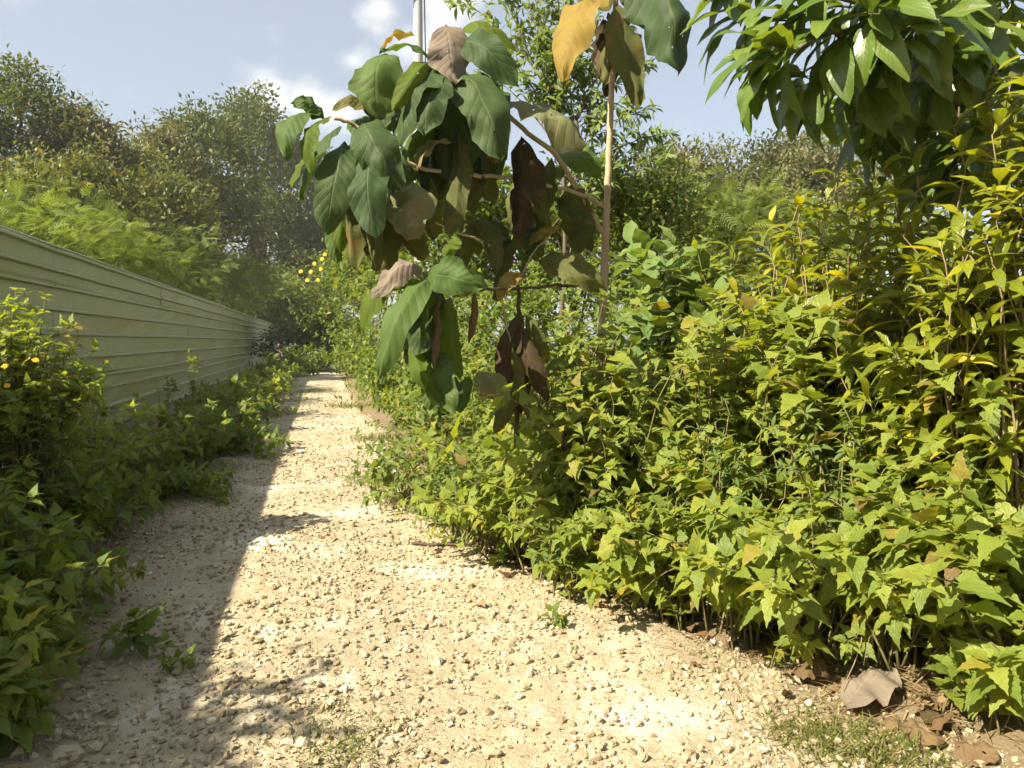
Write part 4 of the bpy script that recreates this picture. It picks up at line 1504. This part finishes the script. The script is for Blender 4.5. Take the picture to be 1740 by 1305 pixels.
def teak():
    r = np.random.default_rng(5)
    x, y = gp(1022, 5.3)
    base = np.array([x, y, float(ground_z(x, y))])
    root = empty('teak_sapling', base, 'teak sapling with huge drooping leaves and slender pale trunk right of the path', 'tree')
    D0 = 5.2

    def br(name, pts, r0, r1, mat, ns=6):
        P = smooth_path([at(*p) for p in pts], 5 * len(pts))
        P = P + r.normal(0, 0.004, P.shape)
        tube(name, P, np.linspace(r0, r1, len(P)), mat, root, ns, base)
        return P
    g = at(1012, 700, D0)
    P = smooth_path([base - np.array([0, 0, .05]), at(1018, 700, D0), at(1027, 460, D0), at(1031, 360, D0), at(1037, 200, D0), at(1044, 60, D0), at(1046, -10, D0)], 40)
    P = smooth_path(P[::3], 120)
    tube('trunk', P + r.normal(0, 0.0012, P.shape), np.linspace(0.029, 0.016, 120) * (1 + 0.16 * np.maximum(0, np.sin(np.linspace(0, 60, 120))) ** 8) + r.normal(0, 0.0008, 120), M_tbark, root, 10, base)
    br('branch', [(1027, 400, D0), (1008, 372, D0 - .05), (982, 325, D0 - .1), (945, 265, D0 - .25), (895, 225, D0 - .4), (840, 175, D0 - .5), (780, 140, D0 - .6), (748, 120, D0 - .6)], 0.020, 0.012, M_tbark)
    br('branch', [(1030, 352, D0), (1000, 336, D0 - .1), (955, 322, D0 - .2), (890, 304, D0 - .35), (800, 296, D0 - .6), (700, 280, D0 - .75), (640, 240, D0 - .85), (600, 212, D0 - .9), (565, 200, D0 - .95)], 0.013, 0.011, M_tbranch)
    br('branch', [(748, 120, D0 - .6), (752, 200, D0 - .58), (800, 300, D0 - .45)], 0.010, 0.009, M_dark)
    br('branch', [(1022, 490, D0), (960, 486, D0 - .2), (895, 490, D0 - .5), (820, 492, D0 - .8), (760, 488, D0 - .95), (735, 470, D0 - 1.0)], 0.010, 0.009, M_dark)
    br('branch', [(878, 760, D0 - .4), (880, 640, D0 - .45), (882, 560, D0 - .5), (880, 490, D0 - .5)], 0.018, 0.012, M_dark)
    br('branch', [(1022, 445, D0), (985, 420, D0 - .05), (960, 415, D0 - .1)], 0.007, 0.004, M_tbranch, 4)
    br('branch', [(1078, 447, D0 + .1), (1050, 442, D0), (1026, 440, D0)], 0.004, 0.006, M_tbranch, 4)
    br('branch', [(740, 380, D0 - .8), (790, 400, D0 - .6), (845, 418, D0 - .4)], 0.005, 0.008, M_tbranch, 4)
    br('branch', [(883, 480, D0 - .5), (905, 430, D0 - .4), (940, 395, D0 - .3)], 0.006, 0.004, M_tbranch, 4)
    br('branch', [(850, 492, D0 - .6), (862, 560, D0 - .6), (885, 640, D0 - .6)], 0.004, 0.003, M_tbranch, 4)

    # (base px,py, tip px,py, half width px, colour, depth base, depth tip, arch, fold, ragged)
    LV = [
        (752, 42, 780, 134, 43, 'grey', 4.45, 4.35, 0.05, 0.35, 0),
        (704, 62, 655, 84, 22, 'yellow', 4.7, 4.6, 0.25, 0.2, 0.3),
        (742, 118, 652, 92, 34, 'green', 4.55, 4.45, 0.30, 0.3, 0),
        (660, 92, 648, 196, 46, 'green', 4.42, 4.30, 0.20, 0.35, 0),
        (745, 112, 668, 178, 26, 'lime', 4.5, 4.25, 0.25, 0.5, 0),
        (742, 108, 690, 238, 46, 'dark', 4.45, 4.3, 0.2, 0.35, 0),
        (745, 130, 727, 222, 34, 'dark', 4.35, 4.2, 0.1, 0.3, 0),
        (770, 125, 852, 262, 46, 'dark', 4.45, 4.3, 0.18, 0.35, 0),
        (762, 130, 792, 270, 40, 'dark', 4.6, 4.5, 0.15, 0.3, 0),
        (772, 85, 876, 142, 32, 'dark', 4.6, 4.4, 0.3, 0.3, 0),
        (780, 62, 868, 92, 22, 'lime', 4.75, 4.55, 0.35, 0.2, 0),
        (858, 172, 974, 256, 52, 'pale', 4.75, 4.55, 0.22, 0.25, 0.3),
        (880, 232, 882, 394, 40, 'brown', 4.7, 4.6, 0.06, 0.35, 0.6),
        (775, 215, 768, 392, 27, 'olive', 4.5, 4.35, 0.06, 0.95, 0.2),
        (798, 262, 806, 358, 20, 'olive', 4.7, 4.7, 0.05, 0.5, 0.5),
        (780, 248, 712, 288, 25, 'pale', 4.55, 4.35, 0.25, 0.3, 0.3),
        (735, 185, 694, 315, 27, 'lime', 4.6, 4.45, 0.1, 0.5, 0),
        (728, 205, 742, 330, 30, 'green', 4.75, 4.7, 0.1, 0.4, 0),
        (835, 245, 838, 275, 18, 'yellow', 4.8, 4.75, 0.1, 0.3, 0.5),
        (552, 208, 499, 178, 22, 'green', 4.3, 4.15, 0.35, 0.3, 0),
        (552, 196, 488, 268, 28, 'green', 4.25, 4.05, 0.3, 0.4, 0),
        (568, 196, 528, 290, 25, 'lime', 4.2, 4.05, 0.25, 0.55, 0),
        (530, 250, 500, 312, 17, 'lime', 4.35, 4.3, 0.1, 0.4, 0),
        (585, 240, 556, 388, 36, 'dark', 4.2, 4.05, 0.15, 0.35, 0),
        (612, 212, 684, 312, 42, 'dark', 4.25, 4.1, 0.25, 0.35, 0),
        (642, 208, 572, 182, 25, 'olive', 4.45, 4.35, 0.3, 0.3, 0.2),
        (622, 258, 646, 392, 37, 'dark', 4.15, 4.0, 0.15, 0.4, 0),
        (600, 238, 590, 350, 30, 'green', 4.35, 4.3, 0.1, 0.4, 0),
        (702, 308, 690, 398, 46, 'pale', 4.3, 4.15, 0.15, 0.3, 0.6),
        (592, 325, 610, 455, 24, 'olive', 4.3, 4.25, 0.08, 0.6, 0.2),
        (572, 300, 585, 420, 22, 'lime', 4.4, 4.4, 0.08, 0.6, 0.2),
        (630, 355, 634, 455, 22, 'olive', 4.2, 4.2, 0.05, 0.6, 0.3),
        (668, 362, 660, 465, 30, 'olive', 4.35, 4.3, 0.05, 0.35, 0.6),
        (700, 385, 712, 440, 22, 'olive', 4.4, 4.4, 0.05, 0.35, 0.8),
        (778, 403, 758, 440, 13, 'lime', 4.3, 4.2, 0.1, 0.4, 0),
        (1034, -6, 962, 128, 40, 'yellow', 5.1, 4.8, 0.2, 0.35, 0.4),
        (1058, -35, 1152, 106, 54, 'dark', 5.2, 4.9, 0.15, 0.25, 0.7),
        (1044, 12, 1030, 134, 26, 'olive', 5.3, 5.2, 0.08, 0.4, 0.5),
        (1056, 5, 1076, 170, 34, 'olive', 5.15, 5.0, 0.1, 0.35, 0.8),
        (1050, -25, 1130, 30, 44, 'dark', 5.3, 5.2, 0.2, 0.3, 0.3),
        (1044, -10, 985, 30, 32, 'olive', 5.3, 5.2, 0.2, 0.3, 0.3),
        (722, 462, 634, 500, 27, 'grey', 4.2, 4.0, 0.35, 0.35, 0.8),
        (728, 472, 656, 632, 33, 'green', 4.15, 3.9, 0.30, 0.55, 0),
        (722, 480, 622, 560, 26, 'lime', 4.25, 4.1, 0.35, 0.4, 0),
        (730, 462, 814, 492, 34, 'green', 4.15, 3.95, 0.25, 0.15, 0.2),
        (768, 425, 778, 405, 16, 'lime', 4.2, 4.2, 0.1, 0.3, 0),
        (738, 488, 714, 598, 32, 'dark', 4.2, 4.1, 0.12, 0.45, 0),
        (746, 505, 738, 622, 17, 'rust', 4.12, 4.0, 0.05, 0.5, 0.6),
        (745, 595, 772, 695, 30, 'green', 4.1, 4.0, 0.15, 0.35, 0.2),
        (735, 600, 730, 690, 22, 'green', 4.2, 4.15, 0.1, 0.4, 0),
        (752, 480, 790, 500, 16, 'yellow', 4.2, 4.1, 0.2, 0.3, 0.2),
        (796, 640, 784, 698, 16, 'green', 4.4, 4.3, 0.1, 0.2, 0),
        (815, 632, 856, 690, 25, 'pale', 4.5, 4.35, 0.2, 0.15, 0.3),
        (892, 465, 846, 504, 16, 'yellow', 4.7, 4.55, 0.2, 0.3, 0.3),
        (912, 446, 1024, 486, 28, 'olive', 4.9, 4.75, 0.25, 0.2, 0.3),
        (802, 500, 800, 575, 11, 'rust', 4.45, 4.45, 0.05, 0.7, 0.5),
        (884, 530, 858, 650, 26, 'brown', 4.65, 4.6, 0.05, 0.5, 0.8),
        (888, 560, 890, 695, 22, 'brown', 4.75, 4.7, 0.05, 0.6, 0.8),
        (872, 600, 900, 680, 15, 'olive', 4.8, 4.8, 0.05, 0.6, 0.8),
        (935, 268, 918, 382, 18, 'olive', 5.0, 5.0, 0.08, 0.5, 0.2),
        (968, 315, 990, 402, 32, 'olive', 5.1, 5.1, 0.1, 0.3, 0.4),
        (960, 285, 905, 340, 26, 'green', 5.1, 5.0, 0.2, 0.4, 0.2),
        (950, 262, 1015, 300, 24, 'green', 5.1, 5.0, 0.25, 0.3, 0.2),
        (952, 384, 902, 414, 14, 'yellow', 4.9, 4.85, 0.15, 0.4, 0.2),
        (890, 300, 935, 380, 20, 'olive', 4.9, 4.9, 0.1, 0.4, 0.4),
    ]
    LV += [
        (750, 118, 815, 208, 38, 'dark', 4.7, 4.6, 0.2, 0.5, 0.1), (748, 130, 765, 250, 34, 'dark', 4.75, 4.7, 0.12, 0.6, 0), (735, 120, 660, 215, 40, 'dark', 4.7, 4.55, 0.2, 0.5, 0.1),
        (700, 262, 668, 360, 34, 'green', 4.6, 4.5, 0.15, 0.6, 0.1), (640, 240, 700, 340, 32, 'dark', 4.5, 4.4, 0.2, 0.5, 0.1), (760, 200, 842, 330, 34, 'olive', 4.8, 4.8, 0.15, 0.6, 0.2),
        (800, 130, 862, 200, 34, 'green', 4.75, 4.7, 0.25, 0.4, 0.1), (720, 300, 740, 400, 26, 'olive', 4.6, 4.6, 0.1, 0.7, 0.3), (575, 215, 520, 330, 30, 'dark', 4.45, 4.4, 0.15, 0.5, 0.1),
        (560, 330, 580, 440, 22, 'green', 4.5, 4.5, 0.1, 0.7, 0.1), (595, 205, 640, 262, 26, 'green', 4.5, 4.4, 0.3, 0.4, 0.0), (748, 120, 702, 182, 30, 'lime', 4.75, 4.65, 0.25, 0.5, 0.0),
        (855, 200, 840, 300, 30, 'dark', 4.85, 4.8, 0.1, 0.5, 0.2), (720, 490, 690, 590, 26, 'green', 4.35, 4.3, 0.2, 0.6, 0.1), (750, 500, 775, 600, 24, 'olive', 4.35, 4.3, 0.1, 0.7, 0.4),
        (775, 640, 745, 700, 26, 'dark', 4.3, 4.2, 0.2, 0.4, 0.1), (690, 360, 640, 440, 28, 'olive', 4.5, 4.4, 0.15, 0.6, 0.4), (995, 330, 1005, 420, 24, 'olive', 5.3, 5.3, 0.1, 0.5, 0.3),
    ]
    for (cx, cy, sx, sy, n, d, cols) in ((765, 215, 62, 50, 13, 4.75, ('dark', 'dark', 'green', 'green', 'olive')), (615, 300, 45, 55, 10, 4.5, ('dark', 'green', 'olive', 'olive', 'lime')),
                                         (735, 540, 38, 40, 9, 4.3, ('dark', 'green', 'green', 'lime', 'olive')), (875, 560, 22, 55, 4, 4.7, ('brown', 'olive', 'olive')),
                                         (930, 330, 45, 35, 6, 5.2, ('olive', 'green', 'green')), (1055, 20, 30, 20, 4, 5.3, ('olive', 'dark', 'brown')), (830, 360, 60, 40, 6, 4.9, ('olive', 'green', 'dark'))):
        for _ in range(n):
            bx, by = cx + r.normal(0, sx * 0.6), cy + r.normal(0, sy * 0.6)
            m = cols[r.integers(len(cols))]
            dd = d + r.normal(0, 0.12)
            LV.append((bx, by, bx + r.normal(0, 28), by + r.uniform(60, 135), r.uniform(15, 30), m, dd, dd - r.uniform(-0.1, 0.15), r.uniform(0.03, 0.22), r.uniform(0.3, 0.8), r.uniform(0.1, 0.8)))
    for k, (bx, by, tx, ty, hw, m, d0, d1, arch, fold, rag) in enumerate(LV):
        tx, ty = bx + (tx - bx) * 1.08, by + (ty - by) * 1.08
        fold = fold * r.uniform(0.9, 1.7)
        rag = rag * 0.8 + r.uniform(0.1, 0.35)
        B, T = at(bx, by, d0), at(tx, ty, d1)
        nh = -CF * 0.75 + UZ * 0.5 + SUN_DIR * 0.45 + r.normal(0, 0.25, 3)
        if m in ('brown', 'rust'):
            nh = -CF + r.normal(0, 0.5, 3)
        v, q, uv = big_leaf(B - base, T - base, hw * 1.0 / FPX * (d0 + d1) / 2, nh, m, arch, fold, 0.10 + 0.09 * rag, 0.47, 50 + k, rag, 0.25 if rag > 0.5 else 0.0)
        link('leaf', mesh_np('leaf', v, q, uv, None, TM[m]), root)


teak()

# ------------------------------------------------------------------ utility pole behind the teak
x, y = gp(714, 16.5)
M_conc = bark_mat('weathered_concrete', (0.30, 0.31, 0.31), (0.50, 0.50, 0.48), 12, 0.9, 0.2)
pole = empty('utility_pole', (x, y, float(ground_z(x, y))), 'grey utility pole showing behind the topmost teak leaves', 'pole')
tube('shaft', [(0, 0, -0.2), (0, 0, 4), (0, 0, 9.0)], [0.13, 0.115, 0.095], M_conc, pole, 12)
tube('cable', smooth_path([(0.13, -0.03, 9.0), (0.15, -0.04, 7.4), (0.12, -0.05, 7.0), (0.10, -0.06, 6.2), (0.115, -0.06, 3)], 16), 0.012, M_dark, pole, 6)
tube('crossarm', [(-0.6, -0.09, 8.7), (0.6, -0.09, 8.7)], 0.045, M_conc, pole, 4)

# ------------------------------------------------------------------ flowering bush at the far end of the path
o = shrub('flowering_bush', 'bush with yellow daisy flowers overhanging the far end of the path', 'bush', None, 540, 39.0, 6.6, 1.7, 230, 'small', 0.24, 0, 10, 555, zlow=0.12, stems=False)
off = np.array(o.location)
for j, (fx, fy) in enumerate(((511, 461), (522, 476), (528, 462), (534, 448), (545, 457), (547, 440), (540, 476), (552, 432), (618, 404), (574, 395), (588, 427), (590, 405))):
    flower(o, off, at(fx, fy, 37.2), 0.26, (-0.3, -0.9, 0.3), 40 + j)
o = bpy.data.objects.new('dried_flower_plant', None)
o.location = at(905, 850, 5.3)
o.location.z = float(ground_z(o.location.x, o.location.y))
C.objects.link(o)
tag(o, 'small plant with drying orange flowers at the thicket edge', 'plant')
off = np.array(o.location)
for j, (fx, fy) in enumerate(((908, 832), (916, 838), (926, 862))):
    p = at(fx, fy, 5.15)
    tube('stem', bez(off, off * .5 + p * .5 + np.array([0, 0, .1]), p, 6), 0.003, M_stem, o, 4, off)
    flower(o, off, p, 0.055, (-0.3, -0.8, 0.4), 60 + j)


# ------------------------------------------------------------------ dry leaves, twigs, grass
def dry_big(px, py, tx, ty, hw, m, lab, seed, lift=0.02, arch=0.1, rag=0.5):
    def gpt(a, b):
        rd = ray(a, b)
        p = CAMP + rd * (CAM_H / -rd[2])
        p[2] = max(float(ground_z(p[0], p[1])), float(path_z(p[0], p[1]))) + lift
        return p
    B, T = gpt(px, py), gpt(tx, ty)
    v, q, uv = big_leaf(B - B, T - B, hw, UZ + np.array([-0.1, -0.25, 0]), m, arch, 0.25, 0.2, 0.47, seed, rag, 0.25)
    o = link('dry_leaf', mesh_np('dry_leaf', v, q, uv, None, TM[m]))
    o.location = B
    tag(o, lab, 'dry leaf', 'fallen dry leaves at the lower right')


dry_big(1440, 1215, 1520, 1168, 0.10, 'grey', 'large grey dry leaf lying at the lower right', 1, 0.05)
dry_big(1350, 1150, 1412, 1160, 0.06, 'rust', 'curled brown leaf left of the large grey one', 2, 0.05, 0.35)
dry_big(1500, 1232, 1605, 1262, 0.07, 'rust', 'long tan dry leaf below the large grey one', 3, 0.04)
dry_big(1620, 1262, 1700, 1292, 0.06, 'rust', 'tan dry leaf close to the lower right corner', 4, 0.03)
dry_big(1560, 1215, 1625, 1240, 0.05, 'brown', 'dark brown dry leaf between the tan ones', 5, 0.03)
dry_big(985, 905, 1030, 935, 0.05, 'brown', 'brown dry leaf under the weeds beside the arching stem', 6, 0.06)

r = np.random.default_rng(88)


def scatter_dry(n, area, seed, ln=(0.05, 0.13)):
    r = np.random.default_rng(seed)
    U = r.uniform(area[0], area[1], n)
    V = r.uniform(area[2], area[3], n)
    d = path_in(U, V)
    k = d < r.exponential(0.12, n) - 0.05
    U, V = U[k], V[k]
    dd, up = rand_rot(len(U), r, 0.5)
    pos = np.stack([U, V, np.maximum(ground_z(U, V), path_z(U, V)) + 0.012], -1)
    return frames(pos, dd, up, r.uniform(*ln, len(U)))


Ms = np.concatenate([scatter_dry(2600, (0.7, 4.2, 1.8, 9), 1), scatter_dry(800, (-3.4, -1.0, 2, 16), 2)])
mat, tpls, ms = KINDS['dry']
pick = r.integers(len(tpls), size=len(Ms))
V, Q, U, R, k = [], [], [], [], 0
for t in range(len(tpls)):
    v, q, u, rr = spread(*tpls[t], Ms[pick == t])
    V.append(v); Q.append(q + k); U.append(u); R.append(rr); k += len(v)
tag(link('leaf_litter', mesh_np('leaf_litter', np.vstack(V), np.vstack(Q), np.vstack(U), np.concatenate(R), mat)), 'small dry leaves littering the soil under the thickets', 'leaf litter', kind='stuff')

tw = []
for i in range(980):
    if i < 830:
        px = r.uniform(760, 1740)
        d = np.interp(px, [700, 950, 1200, 1500, 1740], [7.2, 5.2, 4.3, 3.5, 3.1]) + r.uniform(-0.1, 1.6)
    else:
        px, d = r.uniform(-60, 420), None
        d = np.interp(px, [0, 200, 420], [3.2, 6.5, 13]) + r.uniform(0, 1)
    x, y = gp(px, d)
    z = max(float(ground_z(x, y)), float(path_z(x, y)))
    p0 = np.array([x, y, z + r.uniform(0, 0.45) * (r.random() < 0.75)])
    a = r.uniform(0, 6.28)
    L = r.uniform(0.15, 0.6)
    p2 = p0 + np.array([math.cos(a) * L, math.sin(a) * L, r.normal(0, 0.15)])
    p2[2] = max(p2[2], z + 0.01)
    p1 = (p0 + p2) / 2 + r.normal(0, 0.08, 3) + np.array([0, 0, 0.07])
    tw.append(tube_vq(bez(p0, p1, p2, 6), np.linspace(0.004, 0.0015, 6) * r.uniform(0.6, 1.3), 4))
v, q, u = join_vq(tw)
tag(link('dry_twigs', mesh_np('dry_twigs', v, q, u, None, M_dstem)), 'tangle of thin dry twigs under the weeds', 'twigs', kind='stuff')

for k, (pts, rr, lab) in enumerate((
    ([(1000, 1012, 4.6), (1060, 985, 4.5), (1120, 972, 4.4), (1175, 966, 4.35), (1230, 965, 4.4)], 0.005, 'long pale dry stem arching out of the weeds over the gravel'),
    ([(1200, 1022, 4.0), (1250, 1050, 3.95), (1310, 1080, 3.9), (1400, 1110, 3.8), (1480, 1095, 3.75)], 0.004, 'long trailing stem reaching out over the shaded hollow'),
    ([(1365, 790, 4.4), (1420, 815, 4.4), (1440, 850, 4.35), (1500, 880, 4.3)], 0.006, 'dry brown stem with a shrivelled tip in the middle of the thicket'),
    ([(1700, 690, 3.6), (1718, 712, 3.6), (1712, 760, 3.55), (1735, 800, 3.5)], 0.005, 'hooked pale dry stem near the right edge'),
    ([(1350, 1060, 3.8), (1380, 1020, 3.8), (1440, 995, 3.8), (1520, 960, 3.8)], 0.004, 'curved pale twig over the shaded hollow'),
    ([(700, 910, 5.9), (740, 925, 5.85), (780, 940, 5.8), (805, 945, 5.8)], 0.014, 'dark crumbling piece of bark at the right edge of the gravel'),
)):
    P = smooth_path([at(*p) for p in pts], 14)
    if k == 5:
        P[:, 2] = [float(path_z(a, b)) + 0.02 for a, b in P[:, :2]]
    o = tube('fallen_stick', P, np.linspace(rr, rr * 0.5, 14), M_dark if k == 5 else M_dstem, None, 6, P[0])
    o.location = P[0]
    tag(o, lab, 'stick', 'fallen and dry sticks beside the path')

# grass blades in patches on the path and its edges
tv, tq, tu = leaf_tpl([(0, 0.03), (0.35, 0.028), (0.7, 0.018), (1, 0.002)], 0.55, 0.2)
P, LN = [], []
for (px, py, rad, n, ln) in ((585, 1275, 0.20, 420, 0.05), (545, 1200, 0.15, 160, 0.03), (1430, 1262, 0.26, 620, 0.085), (1520, 1290, 0.2, 300, 0.09), (1370, 1250, 0.15, 200, 0.06), (655, 815, 0.32, 520, 0.15),
                             (700, 850, 0.25, 360, 0.14), (530, 665, 0.9, 500, 0.16), (630, 745, 0.35, 300, 0.16), (590, 690, 0.5, 300, 0.2), (1080, 1020, 0.2, 260, 0.08), (640, 1235, 0.16, 90, 0.03),
                             (1190, 1120, 0.2, 60, 0.05), (250, 860, 0.35, 300, 0.12), (330, 800, 0.6, 400, 0.14), (450, 700, 0.9, 500, 0.18)):
    rd = ray(px, py)
    c = CAMP + rd * (CAM_H / -rd[2])
    pp = c[:2] + r.normal(0, rad * 0.55, (n, 2))
    P.append(pp)
    LN.append(r.uniform(0.5, 1.3, n) * ln)
P, LN = np.vstack(P), np.concatenate(LN)
a = r.uniform(0, 6.28, len(P))
DD = np.stack([np.cos(a) * 0.6, np.sin(a) * 0.6, r.uniform(0.5, 1.3, len(P))], -1)
NR = np.stack([-np.cos(a) * 0.6, -np.sin(a) * 0.6, np.full(len(P), 1.0)], -1)
pos = np.stack([P[:, 0], P[:, 1], np.maximum(ground_z(P[:, 0], P[:, 1]), path_z(P[:, 0], P[:, 1])) - 0.004], -1)
v, q, u, rr = spread(tv, tq, tu, frames(pos, DD, NR, LN, np.maximum(LN, 0.10)))
tag(link('grass', mesh_np('grass', v, q, u, rr, M_grass)), 'short grass tufts on the gravel and along the path edges', 'grass', kind='stuff')

# straw coloured dead grass along the shaded left edge and under the right thicket
P, LN = [], []
for (px, py, rad, n, ln) in ((300, 800, 0.5, 420, 0.22), (360, 760, 0.6, 520, 0.24), (410, 720, 0.8, 520, 0.26), (450, 680, 1.1, 420, 0.28), (210, 870, 0.35, 320, 0.18), (1120, 1030, 0.35, 300, 0.14), (1300, 1090, 0.35, 360, 0.14),
                             (1500, 1150, 0.35, 420, 0.15), (1650, 1200, 0.3, 300, 0.15), (900, 900, 0.4, 260, 0.15), (1420, 1230, 0.3, 200, 0.09)):
    rd = ray(px, py)
    c = CAMP + rd * (CAM_H / -rd[2])
    P.append(c[:2] + r.normal(0, rad * 0.5, (n, 2)))
    LN.append(r.uniform(0.5, 1.3, n) * ln)
P, LN = np.vstack(P), np.concatenate(LN)
a = r.uniform(0, 6.28, len(P))
up = r.uniform(0.1, 1.0, len(P))
DD = np.stack([np.cos(a), np.sin(a), up], -1)
NR = np.stack([-np.cos(a) * up, -np.sin(a) * up, np.full(len(P), 1.0)], -1)
pos = np.stack([P[:, 0], P[:, 1], np.maximum(ground_z(P[:, 0], P[:, 1]), path_z(P[:, 0], P[:, 1])) - 0.003], -1)
M_straw = leaf_mat('straw_blade', [(0, (0.16, 0.11, 0.05)), (0.6, (0.27, 0.20, 0.10)), (1, (0.40, 0.31, 0.17))], under=(0.3, 0.22, 0.12), rough=0.8, trans=0.2, tr_col=(1.2, 1.0, 0.7), vein_f=0.0, bump=0.0, spec=0.15)
v, q, u, rr = spread(tv, tq, tu, frames(pos, DD, NR, LN, np.full(len(P), 0.10)))
tag(link('dead_grass', mesh_np('dead_grass', v, q, u, rr, M_straw)), 'straw coloured dead grass along both edges of the path', 'grass', kind='stuff')

# ------------------------------------------------------------------ humid air
v = np.array([(x, y, z) for z in (-1.3, 34.0) for y in (-410.0, 610.0) for x in (-410.0, 410.0)])
q = np.array([(0, 2, 3, 1), (4, 5, 7, 6), (0, 1, 5, 4), (2, 6, 7, 3), (0, 4, 6, 2), (1, 3, 7, 5)])
M_haze = bpy.data.materials.new('humid_air')
M_haze.use_nodes = True
N, L = nm(M_haze)
N.clear()
ho = N.new('ShaderNodeOutputMaterial')
pv_ = N.new('ShaderNodeVolumePrincipled')
pv_.inputs['Color'].default_value = (0.95, 0.95, 0.92, 1)
pv_.inputs['Density'].default_value = 0.0007
pv_.inputs['Anisotropy'].default_value = 0.3
L.new(pv_.outputs[0], ho.inputs['Volume'])
tag(link('haze', mesh_np('haze', v, q, None, None, M_haze, False)), 'thin humid haze in the air', 'haze', kind='stuff')
